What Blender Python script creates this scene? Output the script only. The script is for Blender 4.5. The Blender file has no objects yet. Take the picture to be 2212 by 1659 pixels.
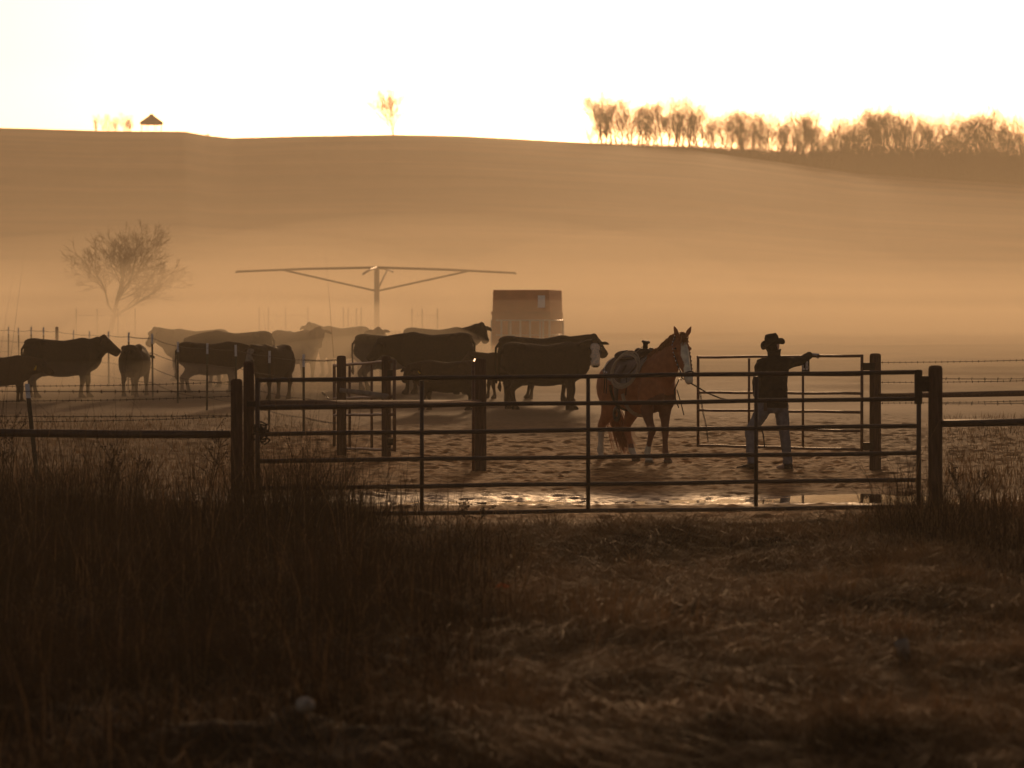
import bpy, math, random
import numpy as np
from mathutils import Vector, Matrix

R = math.radians
random.seed(7)
rng = np.random.default_rng(11)
scene = bpy.context.scene
COL = scene.collection

# ------------------------------------------------------------------ camera
CAM_Z = 2.0
cam_data = bpy.data.cameras.new("camera")
cam = bpy.data.objects.new("camera", cam_data)
COL.objects.link(cam)
cam_data.sensor_width = 36.0
cam_data.lens = 135.0
cam_data.clip_start = 0.5
cam_data.clip_end = 4000.0
cam.location = (0, 0, CAM_Z)
cam.rotation_euler = (R(90 - 0.929), 0, 0)
cam_data.dof.use_dof = True
cam_data.dof.focus_distance = 54.0
cam_data.dof.aperture_fstop = 4.2
scene.camera = cam

# ------------------------------------------------------------------ sky, sun, exposure
SUN_EL, SUN_AZ = 7.2, 3.0            # degrees above the horizon, degrees to the right of straight ahead (+Y)
world = bpy.data.worlds.new("World")
scene.world = world
world.use_nodes = True
wn = world.node_tree.nodes; wl = world.node_tree.links
wn.clear()
sky = wn.new("ShaderNodeTexSky"); sky.sky_type = 'NISHITA'
sky.sun_disc = False
sky.sun_elevation = R(SUN_EL)
sky.sun_rotation = R(SUN_AZ)
sky.air_density = 0.5
sky.dust_density = 1.0
sky.ozone_density = 0.0
tint = wn.new("ShaderNodeMix"); tint.data_type = 'RGBA'; tint.blend_type = 'MULTIPLY'
tint.inputs[0].default_value = 1.0
tint.inputs[7].default_value = (1.0, 0.72, 0.61, 1)
bg = wn.new("ShaderNodeBackground"); bg.inputs[1].default_value = 0.15
wo = wn.new("ShaderNodeOutputWorld")
wl.new(sky.outputs[0], tint.inputs[6]); wl.new(tint.outputs[2], bg.inputs[0]); wl.new(bg.outputs[0], wo.inputs[0])

sun_data = bpy.data.lights.new("sun", 'SUN')
sun_data.energy = 4.0
sun_data.angle = R(3.0)
sun_data.color = (1.0, 0.60, 0.30)
sun = bpy.data.objects.new("sun", sun_data); COL.objects.link(sun)
sd = Vector((math.sin(R(SUN_AZ)) * math.cos(R(SUN_EL)), math.cos(R(SUN_AZ)) * math.cos(R(SUN_EL)), math.sin(R(SUN_EL))))
sun.rotation_euler = sd.to_track_quat('Z', 'Y').to_euler()

HAZE_D, HAZE_G, HAZE_C = 0.00055, 0.40, (1.0, .885, .665)
MIST_D = 0.0066
vs = scene.view_settings
vs.view_transform = 'Standard'; vs.look = 'None'; vs.gamma = 1.0
vs.exposure = -0.85
scene.render.engine = 'CYCLES'
cy = scene.cycles
cy.use_denoising = True
cy.max_bounces = 6; cy.diffuse_bounces = 2; cy.glossy_bounces = 2; cy.transmission_bounces = 2
cy.volume_bounces = 3; cy.transparent_max_bounces = 8
cy.sample_clamp_indirect = 6.0
cy.caustics_reflective = False; cy.caustics_refractive = False

# ------------------------------------------------------------------ helpers
F = 8295.0                          # focal length in the 2212-wide pixels used for measuring
H0 = 695.0                          # eye level in those pixels
def PX(x, d): return (x - 1106.0) / F * d
def PZ(y, d): return CAM_Z - (y - H0) / F * d

_BY = [-80, 0, 16, 30, 36, 40, 44, 52, 57, 66, 80, 100, 119, 165, 220]
_BZ = [.12, .12, .12, .11, .10, .065, .04, 0.0, 0.0, .08, .25, .50, .66, 1.25, 1.50]
_CX = [(x - 1106) * .07233 for x in (-4000, -1500, -200, 0, 230, 400, 450, 500, 650, 850, 1000, 1270, 1500, 1700, 1855, 2212, 2700, 4000)]
_CY = [(695 - y) * .07233 + CAM_Z for y in (300, 270, 277, 285, 292, 293, 302, 307, 303, 300, 303, 317, 333, 360, 382, 405, 420, 440)]
RIDGE = 600.0
def base_z(x, y):
    x = np.asarray(x, float); y = np.asarray(y, float)
    z = np.interp(y, _BY, _BZ)
    # a little smoothing of the table
    z = (z + np.interp(y - 3, _BY, _BZ) + np.interp(y + 3, _BY, _BZ)) / 3
    crest = np.interp(x / np.maximum(y, 200) * RIDGE, _CX, _CY)
    t = np.clip((y - 215) / (RIDGE - 215), 0, 1)
    s = 0.40 * (t * t * (3 - 2 * t)) + 0.60 * t * (2 - t) * (0.55 + 0.45 * t)
    z = z + (crest - 1.5) * s
    over = np.clip(y - RIDGE, 0, None)
    return z - over * over * 0.0016
def gz(x, y): return float(base_z(x, y))

_perm = rng.random((256, 256))
def vnoise(x, y):
    xi = np.floor(x).astype(int); yi = np.floor(y).astype(int)
    fx = x - xi; fy = y - yi
    fx = fx * fx * (3 - 2 * fx); fy = fy * fy * (3 - 2 * fy)
    a = _perm[xi & 255, yi & 255]; b = _perm[(xi + 1) & 255, yi & 255]
    c = _perm[xi & 255, (yi + 1) & 255]; d = _perm[(xi + 1) & 255, (yi + 1) & 255]
    return (a * (1 - fx) + b * fx) * (1 - fy) + (c * (1 - fx) + d * fx) * fy - 0.5
def fbm(x, y, o=3):
    s = 0; a = 1.0
    for k in range(o):
        s = s + a * vnoise(x * 2 ** k + 17.3 * k, y * 2 ** k + 9.1 * k); a *= .5
    return s

class MB:
    """collects vertices and faces for one mesh"""
    def __init__(s): s.v = []; s.f = []
    def box(s, c, size, rot=None):
        n = len(s.v); hx, hy, hz = [q / 2 for q in size]
        c = Vector(c)
        for dx in (-1, 1):
            for dy in (-1, 1):
                for dz in (-1, 1):
                    p = Vector((dx * hx, dy * hy, dz * hz))
                    if rot is not None: p = rot @ p
                    s.v.append(tuple(c + p))
        for q in ((0, 1, 3, 2), (4, 6, 7, 5), (0, 4, 5, 1), (2, 3, 7, 6), (0, 2, 6, 4), (1, 5, 7, 3)):
            s.f.append(tuple(n + i for i in q))
        return s
    def tube(s, pts, rad, sides=8, cap=True, flat=1.0):
        pts = [Vector(p) for p in pts]
        if not hasattr(rad, '__len__'): rad = [rad] * len(pts)
        n0 = len(s.v); k = len(pts)
        t0 = (pts[1] - pts[0]).normalized()
        ref = Vector((0, 0, 1)) if abs(t0.z) < .9 else Vector((1, 0, 0))
        u = t0.cross(ref).normalized()
        for i, p in enumerate(pts):
            t = (pts[min(i + 1, k - 1)] - pts[max(i - 1, 0)])
            t = t.normalized() if t.length > 1e-9 else t0
            u = (u - t * u.dot(t))
            u = u.normalized() if u.length > 1e-6 else t.cross(Vector((0.3, 0.8, 0.5))).normalized()
            w = t.cross(u)
            for j in range(sides):
                a = 2 * math.pi * j / sides
                s.v.append(tuple(p + rad[i] * (u * math.cos(a) + w * flat * math.sin(a))))
        for i in range(k - 1):
            for j in range(sides):
                a = n0 + i * sides + j; b = n0 + i * sides + (j + 1) % sides
                s.f.append((a, b, b + sides, a + sides))
        if cap:
            s.f.append(tuple(n0 + j for j in reversed(range(sides))))
            s.f.append(tuple(n0 + (k - 1) * sides + j for j in range(sides)))
        return s
    def loft(s, secs, ref=(0, 1, 0), n=18, sub=3, power=2.0):
        """closed organic tube; secs = (centre, radius along ref side, radius across)"""
        P = [Vector(q[0]) for q in secs]; A = [q[1] for q in secs]; B = [q[2] for q in secs]
        pts = []; 
        def cr(a, b, c, d, t): return .5 * ((2 * b) + (c - a) * t + (2 * a - 5 * b + 4 * c - d) * t * t + (3 * b - a - 3 * c + d) * t ** 3)
        m = len(P)
        for i in range(m - 1):
            for q in range(sub):
                t = q / sub; i0 = max(i - 1, 0); i3 = min(i + 2, m - 1)
                pts.append((cr(P[i0], P[i], P[i + 1], P[i3], t), max(.002, cr(A[i0], A[i], A[i + 1], A[i3], t)), max(.002, cr(B[i0], B[i], B[i + 1], B[i3], t))))
        pts.append((P[-1], A[-1], B[-1]))
        k = len(pts); n0 = len(s.v); ref = Vector(ref)
        for i, (p, a, b) in enumerate(pts):
            t = (pts[min(i + 1, k - 1)][0] - pts[max(i - 1, 0)][0])
            t = t.normalized() if t.length > 1e-9 else Vector((1, 0, 0))
            u = ref - t * ref.dot(t)
            u = u.normalized() if u.length > .05 else t.orthogonal().normalized()
            w = t.cross(u)
            for j in range(n):
                an = 2 * math.pi * j / n; cc = math.cos(an); ss = math.sin(an)
                if power != 2.0:
                    cc = math.copysign(abs(cc) ** (2 / power), cc); ss = math.copysign(abs(ss) ** (2 / power), ss)
                s.v.append(tuple(p + u * a * cc + w * b * ss))
        for i in range(k - 1):
            for j in range(n):
                a = n0 + i * n + j; b = n0 + i * n + (j + 1) % n
                s.f.append((a, b, b + n, a + n))
        c0 = len(s.v); s.v.append(tuple(pts[0][0])); s.v.append(tuple(pts[-1][0]))
        for j in range(n):
            s.f.append((n0 + (j + 1) % n, n0 + j, c0))
            s.f.append((n0 + (k - 1) * n + j, n0 + (k - 1) * n + (j + 1) % n, c0 + 1))
        return s
    def ball(s, c, r, seg=12, rings=8, rot=None):
        n0 = len(s.v); c = Vector(c)
        if not hasattr(r, '__len__'): r = (r, r, r)
        def put(p):
            p = Vector((p[0] * r[0], p[1] * r[1], p[2] * r[2]))
            if rot is not None: p = rot @ p
            s.v.append(tuple(c + p))
        put((0, 0, 1))
        for i in range(1, rings):
            th = math.pi * i / rings
            for j in range(seg):
                ph = 2 * math.pi * j / seg
                put((math.sin(th) * math.cos(ph), math.sin(th) * math.sin(ph), math.cos(th)))
        put((0, 0, -1)); last = len(s.v) - 1
        for j in range(seg):
            s.f.append((n0, n0 + 1 + j, n0 + 1 + (j + 1) % seg))
            s.f.append((last, n0 + 1 + (rings - 2) * seg + (j + 1) % seg, n0 + 1 + (rings - 2) * seg + j))
        for i in range(rings - 2):
            for j in range(seg):
                a = n0 + 1 + i * seg + j; b = n0 + 1 + i * seg + (j + 1) % seg
                s.f.append((a, a + seg, b + seg, b))
        return s
    def mesh(s, name, m=None, smooth=True):
        me = bpy.data.meshes.new(name)
        me.from_pydata(s.v, [], s.f); me.update()
        if m is not None: me.materials.append(m)
        if smooth: me.polygons.foreach_set('use_smooth', [True] * len(me.polygons))
        return me
    def obj(s, name, m, parent=None, smooth=False):
        return link(name, s.mesh(name, m, smooth), parent)

def link(name, me, parent=None):
    o = bpy.data.objects.new(name, me); COL.objects.link(o)
    if parent is not None: o.parent = parent
    return o
def empty(name, loc=(0, 0, 0), rz=0.0):
    o = bpy.data.objects.new(name, None); COL.objects.link(o)
    o.empty_display_size = .1
    o.location = loc; o.rotation_euler = (0, 0, rz)
    return o
def tag(o, label, cat, group=None, kind=None):
    o["label"] = label; o["category"] = cat
    if group: o["group"] = group
    if kind: o["kind"] = kind
    return o
def structure(o): o["kind"] = "structure"; return o
def np_mesh(name, verts, faces, mats):
    """fast mesh from numpy arrays; faces all of one size"""
    me = bpy.data.meshes.new(name)
    k = faces.shape[1]
    me.vertices.add(len(verts)); me.vertices.foreach_set('co', np.ascontiguousarray(verts, dtype=np.float32).ravel())
    me.loops.add(faces.size); me.loops.foreach_set('vertex_index', faces.astype(np.int32).ravel())
    me.polygons.add(len(faces))
    me.polygons.foreach_set('loop_start', (np.arange(len(faces)) * k).astype(np.int32))
    me.polygons.foreach_set('loop_total', np.full(len(faces), k, np.int32))
    me.polygons.foreach_set('use_smooth', np.ones(len(faces), bool))
    me.update(calc_edges=True)
    for m in (mats if isinstance(mats, (list, tuple)) else [mats]): me.materials.append(m)
    return me

# ------------------------------------------------------------------ materials
def new_mat(name):
    m = bpy.data.materials.new(name); m.use_nodes = True
    nt = m.node_tree; b = nt.nodes["Principled BSDF"]
    return m, nt, b
def mat(name, c1, c2=None, rough=.7, scale=8.0, bump=0.0, metallic=0.0, stretch=(1, 1, 1), spec=.06, detail=5.0, trans=0.0, attr=None):
    m, nt, b = new_mat(name)
    b.inputs['Roughness'].default_value = rough; b.inputs['Metallic'].default_value = metallic
    b.inputs['Specular IOR Level'].default_value = spec
    if c2 is None: c2 = tuple(q * .6 for q in c1)
    tc = nt.nodes.new("ShaderNodeTexCoord"); mp = nt.nodes.new("ShaderNodeMapping"); mp.inputs[3].default_value = stretch
    nz = nt.nodes.new("ShaderNodeTexNoise"); nz.inputs['Scale'].default_value = scale; nz.inputs['Detail'].default_value = detail
    rp = nt.nodes.new("ShaderNodeValToRGB")
    rp.color_ramp.elements[0].position = .32; rp.color_ramp.elements[0].color = (*c2, 1)
    rp.color_ramp.elements[1].position = .68; rp.color_ramp.elements[1].color = (*c1, 1)
    L = nt.links.new
    L(tc.outputs['Object'], mp.inputs[0]); L(mp.outputs[0], nz.inputs['Vector']); L(nz.outputs[0], rp.inputs[0])
    out = rp.outputs[0]
    if attr:
        at = nt.nodes.new("ShaderNodeAttribute"); at.attribute_name = attr
        mx = nt.nodes.new("ShaderNodeMix"); mx.data_type = 'RGBA'; mx.blend_type = 'MULTIPLY'; mx.inputs[0].default_value = 1
        L(out, mx.inputs[6]); L(at.outputs['Color'], mx.inputs[7]); out = mx.outputs[2]
    L(out, b.inputs['Base Color'])
    if bump:
        bp = nt.nodes.new("ShaderNodeBump"); bp.inputs['Strength'].default_value = 1.0; bp.inputs['Distance'].default_value = bump
        L(nz.outputs[0], bp.inputs['Height']); L(bp.outputs[0], b.inputs['Normal'])
    if trans:
        tr = nt.nodes.new("ShaderNodeBsdfTranslucent"); ms = nt.nodes.new("ShaderNodeMixShader"); ms.inputs[0].default_value = trans
        L(out, tr.inputs[0]); L(b.outputs[0], ms.inputs[1]); L(tr.outputs[0], ms.inputs[2])
        L(ms.outputs[0], nt.nodes["Material Output"].inputs[0])
    return m

M = {}
M['pipe_near'] = mat('brown_pipe', (.055, .030, .020), (.035, .019, .013), .55, 14, .0006, spec=.3)
M['pipe_far'] = mat('rusty_pipe', (.15, .068, .036), (.08, .037, .021), .5, 22, .0012, spec=.3)
M['wood_post'] = mat('weathered_post', (.12, .062, .038), (.055, .029, .019), .85, 7, .010, stretch=(6, 6, .7))
M['wood_rail'] = mat('weathered_rail', (.15, .088, .058), (.085, .048, .032), .85, 7, .004, stretch=(.7, 6, 6))
M['pole_grey'] = mat('grey_pole', (.30, .24, .18), (.19, .15, .11), .8, 9, .002)
M['tpost'] = mat('green_brown_steel', (.05, .045, .032), (.03, .027, .02), .6, 30)
M['tpost_tip'] = mat('white_post_tip', (.62, .62, .60), (.5, .5, .48), .6, 30)
M['wire'] = mat('rusty_wire', (.075, .05, .035), (.045, .03, .022), .6, 40, metallic=.2)
M['chain'] = mat('dull_chain', (.09, .07, .055), (.05, .04, .03), .45, 40, metallic=.5, spec=.3)
M['dark_bracket'] = mat('dark_bracket', (.035, .024, .018), (.022, .016, .012), .6, 30)
M['plate'] = mat('dark_plate', (.03, .025, .022), (.02, .017, .015), .5, 20)
M['white_letter'] = mat('white_letter', (.88, .82, .70), (.82, .76, .64), .6, 20)
M['cow_black'] = mat('black_coat', (.026, .015, .010), (.014, .009, .007), .75, 25, .014, attr='coat')
M['cow_red'] = mat('dark_red_coat', (.05, .024, .013), (.028, .014, .009), .75, 25, .014, attr='coat')
M['cow_white'] = mat('pale_coat', (.75, .70, .62), (.62, .56, .48), .75, 20, .004, attr='coat')
M['horse'] = mat('sorrel_coat', (.42, .145, .052), (.29, .095, .034), .55, 12, .003, attr='coat', spec=.15)
M['hoof'] = mat('hoof', (.09, .07, .055), (.05, .04, .03), .6, 20, spec=.15)
M['hair'] = mat('sorrel_hair', (.55, .22, .075), (.36, .14, .045), .5, 20, trans=.5, spec=.15)
M['leather'] = mat('dark_leather', (.085, .048, .030), (.05, .028, .018), .5, 20, .001, spec=.15)
M['leather_black'] = mat('black_leather', (.03, .02, .016), (.018, .013, .011), .5, 20, spec=.15)
M['blanket'] = mat('wool_pad', (.34, .30, .26), (.25, .22, .19), .9, 40, .003)
M['fleece'] = mat('fleece', (.7, .66, .58), (.55, .5, .44), .95, 50, .004)
M['rope'] = mat('pale_rope', (.46, .36, .24), (.34, .26, .17), .8, 60, .001)
M['lead'] = mat('dark_rope', (.06, .04, .03), (.035, .024, .018), .8, 60, .001)
M['silver'] = mat('silver', (.7, .68, .64), (.55, .53, .5), .25, 20, metallic=.9, spec=.3)
M['jacket'] = mat('black_jacket', (.022, .018, .017), (.013, .011, .011), .85, 18, .003)
M['jeans'] = mat('worn_denim', (.20, .19, .19), (.12, .115, .12), .85, 16, .003)
M['boot'] = mat('brown_boot', (.07, .045, .032), (.045, .03, .022), .6, 14)
M['felt'] = mat('dark_felt', (.028, .020, .017), (.018, .013, .012), .9, 18, .001)
M['skin'] = mat('skin', (.48, .30, .22), (.40, .25, .18), .55, 20)
M['glove'] = mat('pale_glove', (.62, .56, .50), (.5, .45, .4), .8, 30, .002)
M['hair_dark'] = mat('dark_hair', (.03, .02, .015), (.018, .013, .01), .6, 40)
M['red_box'] = mat('red_painted_steel', (.42, .10, .035), (.32, .075, .028), .55, 3, .002)
M['red_box2'] = mat('faded_red_paint', (.50, .12, .04), (.40, .095, .032), .55, 3, .002)
M['galv'] = mat('galvanised', (.42, .41, .39), (.32, .31, .30), .45, 8, metallic=.5, spec=.3)
M['grey_steel'] = mat('grey_steel', (.15, .12, .10), (.10, .08, .065), .5, 6, spec=.3)
M['concrete'] = mat('concrete', (.30, .27, .23), (.23, .20, .17), .9, 4, .004)
M['shingle'] = mat('roof_shingle', (.16, .13, .10), (.11, .09, .07), .85, 3, .01)
M['bark'] = mat('bark', (.10, .072, .05), (.06, .043, .03), .9, 3, .01)
M['twig'] = mat('twig', (.30, .19, .10), (.20, .125, .065), .9, 3)
M['brush'] = mat('brush', (.12, .085, .05), (.075, .052, .032), .9, 3)
M['tag_yellow'] = mat('yellow_tag', (.78, .52, .04), (.7, .46, .03), .5, 30)
M['tag_white'] = mat('white_tag', (.8, .78, .74), (.72, .7, .66), .5, 30)
M['stone'] = mat('pale_stone', (.44, .36, .26), (.30, .24, .17), .85, 14, .004)
M['orange_leaf'] = mat('orange_leaf', (.50, .13, .04), (.36, .09, .03), .7, 30, trans=.2)
M['eye'] = mat('dark_eye', (.01, .008, .007), (.008, .007, .006), .1, 10, spec=.3)

# ------------------------------------------------------------------ ground
def track_dip(x, y):
    c = 42.2 + .25 * np.sin(x * .5) 
    dip = .058 * np.exp(-((y - c) / 1.25) ** 2)
    dip = dip + .055 * np.exp(-((y - 43.9) / 1.0) ** 2 - ((x - 4.0) / 1.0) ** 2)
    return dip
WATER_Z = 0.001
def ground_arrays():
    ys = np.concatenate([np.linspace(-60, 11, 30), np.arange(12, 76, .085), 76 * (220 / 76) ** np.linspace(0, 1, 230), np.linspace(222, 722, 110)])
    ui = np.linspace(-1, 1, 330)
    uo = np.array([1.06, 1.2, 1.5, 2, 2.8, 4, 6, 9])
    rows = []
    nx = len(ui) + 2 * len(uo)
    X = np.zeros((len(ys), nx)); Y = np.zeros((len(ys), nx))
    for i, y in enumerate(ys):
        w = .148 * max(y, 12) + 1.6
        far = np.interp(y, [-60, 100, 722], [150, 220, 380])
        o = w + (far - w) * ((uo - 1) / 8.0) ** 1.0
        X[i] = np.concatenate([-o[::-1], ui * w, o]); Y[i] = y
    Z = base_z(X, Y)
    inn = np.clip((80 - Y) / 15, 0, 1)
    # fore verge: rough tussocky ground; pen: trodden, clodded mud
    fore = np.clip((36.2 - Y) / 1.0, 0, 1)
    pen = np.clip((Y - 36.0) / 1.5, 0, 1) * inn
    n1 = fbm(X * .9 + 3, Y * .9, 3); n2 = fbm(X * 3.2, Y * 3.2 + 5, 3); n3 = fbm(X * 10.0, Y * 9.0, 2)
    n0 = fbm(X * .21 + 40, Y * .21, 3)
    Z += fore * (.19 * n1 + .09 * n2 + .16 * np.clip(n0, -.3, 1))
    calm = 1 - .85 * np.exp(-((Y - 43.9) / 1.2) ** 2 - ((X - 4.0) / 1.15) ** 2)
    band = np.exp(-((Y - 42.4) / 1.6) ** 2)
    amp = pen * calm * (1 - .25 * band)
    Z += amp * (0.012 * n1 + .018 * n2 + .036 * n3 * (.5 + np.clip(n2 + .4, 0, 1)))
    Z -= track_dip(X, Y) * np.clip((Y - 36.5) / 1.5, 0, 1)
    far = np.clip((Y - 70) / 20, 0, 1) * np.clip((240 - Y) / 40, 0, 1)
    Z += far * .10 * fbm(X * .35, Y * .35, 3)
    hill = np.clip((Y - 230) / 60, 0, 1)
    Z += hill * .10 * fbm(X * .03, Y * .03, 3) * np.clip((RIDGE - 20 - Y) / 60, 0, 1)
    Z += np.clip(1 - np.abs(Y - RIDGE) / 60, 0, 1) * .12 * fbm(X * .3 + 7, Y * .02, 2)
    wet = np.clip(band * 1.25 + .30 * n0 * pen, 0, 1) * np.clip((Y - 36.4) / 1.0, 0, 1) * np.clip((52 - Y) / 6, 0, 1)
    mud = pen * np.clip(1 - np.clip((Y - 62) / 16, 0, 1) + .6 * n0, 0, 1)
    side = np.clip((-X - .035 * Y - 1.2) / 1.5, 0, 1) + np.clip((X - 4.6) / 1.0, 0, 1)     # grass outside the pen's fences
    mud = mud * (1 - .8 * np.clip(side, 0, 1))
    return X, Y, Z, mud, wet, fore
GX, GY, GZ, GMUD, GWET, GFORE = ground_arrays()
nr, nc = GX.shape
idx = np.arange(nr * nc).reshape(nr, nc)
faces = np.stack([idx[:-1, :-1], idx[:-1, 1:], idx[1:, 1:], idx[1:, :-1]], -1).reshape(-1, 4)

def ground_material():
    m, nt, b = new_mat('earth_and_dry_grass'); L = nt.links.new; N = nt.nodes.new
    at = N("ShaderNodeAttribute"); at.attribute_name = 'zone'
    sp = N("ShaderNodeSeparateColor"); L(at.outputs['Color'], sp.inputs[0])
    tc = N("ShaderNodeTexCoord")
    def noise(scale, st, det=6, rough=.6):
        mp = N("ShaderNodeMapping"); mp.inputs[3].default_value = st; L(tc.outputs['Object'], mp.inputs[0])
        n = N("ShaderNodeTexNoise"); n.inputs['Scale'].default_value = scale; n.inputs['Detail'].default_value = det
        n.inputs['Roughness'].default_value = rough
        L(mp.outputs[0], n.inputs['Vector']); return n.outputs[0]
    def ramp(f, *st):
        r = N("ShaderNodeValToRGB"); e = r.color_ramp.elements
        while len(e) < len(st): e.new(.5)
        for q, (p, c) in zip(e, st): q.position = p; q.color = (*c, 1)
        L(f, r.inputs[0]); return r.outputs[0]
    def mix(f, a, c):
        x = N("ShaderNodeMix"); x.data_type = 'RGBA'
        if isinstance(f, float): x.inputs[0].default_value = f
        else: L(f, x.inputs[0])
        L(a, x.inputs[6]); L(c, x.inputs[7]); return x.outputs[2]
    fine = noise(11.0, (1, 1, 1)); clod = noise(3.4, (1, 1.3, 1)); big = noise(.022, (.8, 2.2, 1), 8, .6); mid = noise(.25, (1, 1, 1))
    field = ramp(fine, (.25, (.17, .090, .034)), (.5, (.29, .165, .066)), (.75, (.42, .26, .11)))
    hillc = ramp(big, (.32, (.045, .036, .018)), (.45, (.13, .085, .042)), (.56, (.26, .17, .085)), (.68, (.44, .30, .16)))
    field = mix(.7, field, hillc)
    mud = ramp(clod, (.34, (.10, .042, .013)), (.5, (.30, .145, .050)), (.66, (.50, .27, .105)))
    col = mix(sp.outputs[0], field, mud)
    wetc = ramp(clod, (.3, (.040, .019, .008)), (.7, (.085, .042, .017)))
    col = mix(sp.outputs[1], col, wetc)
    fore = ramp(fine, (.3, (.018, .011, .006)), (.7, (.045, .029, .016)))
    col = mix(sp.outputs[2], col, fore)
    L(col, b.inputs['Base Color'])
    rr = N("ShaderNodeMapRange"); rr.inputs[1].default_value = 0; rr.inputs[2].default_value = 1; rr.inputs[3].default_value = .85; rr.inputs[4].default_value = .55
    L(sp.outputs[1], rr.inputs[0]); L(rr.outputs[0], b.inputs['Roughness'])
    rs = N("ShaderNodeMapRange"); rs.inputs[1].default_value = .35; rs.inputs[3].default_value = 0.0; rs.inputs[4].default_value = .35
    rs.inputs[4].default_value = .18
    L(sp.outputs[1], rs.inputs[0])
    rm_ = N("ShaderNodeMapRange"); rm_.inputs[3].default_value = .036; rm_.inputs[4].default_value = .009; L(sp.outputs[0], rm_.inputs[0])
    ad = N("ShaderNodeMath"); ad.operation = 'ADD'; L(rs.outputs[0], ad.inputs[0]); L(rm_.outputs[0], ad.inputs[1])
    L(ad.outputs[0], b.inputs['Specular IOR Level'])
    bp = N("ShaderNodeBump"); bp.inputs['Distance'].default_value = .03; bp.inputs['Strength'].default_value = .8
    L(fine, bp.inputs['Height']); L(bp.outputs[0], b.inputs['Normal'])
    return m
M['ground'] = ground_material()
gme = np_mesh('ground', np.stack([GX, GY, GZ], -1).reshape(-1, 3), faces, M['ground'])
ca = gme.color_attributes.new('zone', 'FLOAT_COLOR', 'POINT')
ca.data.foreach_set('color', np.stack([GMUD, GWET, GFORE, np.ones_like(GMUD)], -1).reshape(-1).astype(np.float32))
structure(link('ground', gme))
def gsurf(x, y):
    """height of the built surface in the near ground"""
    i = int(np.clip(np.searchsorted(GY[:, 0], y), 1, nr - 1)); 
    if abs(GY[i - 1, 0] - y) < abs(GY[i, 0] - y): i -= 1
    return float(np.interp(x, GX[i], GZ[i]))

# standing water in the wheel track behind the near gate
m, nt, b = new_mat('muddy_water')
b.inputs['Base Color'].default_value = (.05, .035, .022, 1); b.inputs['Roughness'].default_value = .03
b.inputs['Specular IOR Level'].default_value = .5; b.inputs['IOR'].default_value = 1.33
nz = nt.nodes.new("ShaderNodeTexNoise"); nz.inputs['Scale'].default_value = 3.0
bp = nt.nodes.new("ShaderNodeBump"); bp.inputs['Distance'].default_value = .0003; bp.inputs['Strength'].default_value = .3
nt.links.new(nz.outputs[0], bp.inputs['Height']); nt.links.new(bp.outputs[0], b.inputs['Normal'])
M['water'] = m
wm = MB(); wx = np.linspace(-7.5, 8, 40)
for x in wx:
    c = 42.2 + .25 * math.sin(x * .5)
    wm.v += [(x, c - 1.9, WATER_Z), (x, c + 1.8 + 1.5 * math.exp(-((x - 4.0) / 1.3) ** 2), WATER_Z)]
wm.f = [(2 * i, 2 * i + 2, 2 * i + 3, 2 * i + 1) for i in range(39)]
o = structure(wm.obj('water', M['water'])); o["label"] = "muddy puddle water lying in the wheel track behind the near gate"

# ------------------------------------------------------------------ haze
def volume_mat(name, density, g, color):
    m = bpy.data.materials.new(name); m.use_nodes = True; nt = m.node_tree
    nt.nodes.clear()
    v = nt.nodes.new("ShaderNodeVolumePrincipled"); out = nt.nodes.new("ShaderNodeOutputMaterial")
    v.inputs['Density'].default_value = density; v.inputs['Anisotropy'].default_value = g
    v.inputs['Color'].default_value = (*color, 1)
    nt.links.new(v.outputs[0], out.inputs['Volume'])
    return m
hz = MB().box((0, 325, 24), (780, 800, 56)).obj('haze', volume_mat('haze_air', HAZE_D, HAZE_G, HAZE_C))
hz["kind"] = "stuff"
# low ground mist lying on the field and at the foot of the hill
def mist(T, y0, y1, density):
    """flat-topped valley mist: a ramped front edge, a level top, its back lost in the hillside"""
    mb = MB(); prof = [(y0, 0.0), (y0 + (y1 - y0) * .35, .18), (y0 + (y1 - y0) * .7, .62), (y1, 1.0), (420, 1.0)]
    xs = np.linspace(-150, 150, 21)
    for x in xs:
        for y, k in prof:
            g = gz(x * .2, min(y, 215))
            mb.v.append((x, y, g + .03 + (T - g) * k if k < 1 else T))
        mb.v.append((x, 420, -.6)); mb.v.append((x, y0, -.6))
    n = len(prof) + 2
    for i in range(len(xs) - 1):
        for j in range(n): mb.f.append((i * n + j, (i + 1) * n + j, (i + 1) * n + (j + 1) % n, i * n + (j + 1) % n))
    mb.f.append(tuple(range(n))); mb.f.append(tuple((len(xs) - 1) * n + j for j in reversed(range(n))))
    o = mb.obj('mist', volume_mat('ground_mist', density, HAZE_G, HAZE_C)); o["kind"] = "stuff"
for T, y0, y1, k in ((2.7, 78, 120, 1.2), (4.2, 90, 135, 1.1), (6.5, 100, 150, .35), (12.5, 105, 170, .20)): mist(T, y0, y1, MIST_D * k)
for k, (x, d_, rx, ry, rz_, den) in enumerate(((560, 95, 6.5, 7.5, 2.1, .038), (215, 85.5, 4.5, 4.0, .75, .045), (850, 93, 4.5, 5.0, 1.2, .032), (930, 215, 20, 26, 6.5, .006), (380, 235, 22, 24, 5.0, .005), (1480, 225, 17, 24, 5.5, .005), (640, 180, 9, 16, 4.2, .006))):
    X = PX(x, d_); o = MB().ball((X, d_, gz(X, d_) + .1), (rx, ry, rz_), 28, 16).obj('mist', volume_mat('dust_mist', den, HAZE_G, HAZE_C), None, True); o["kind"] = "stuff"

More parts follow.
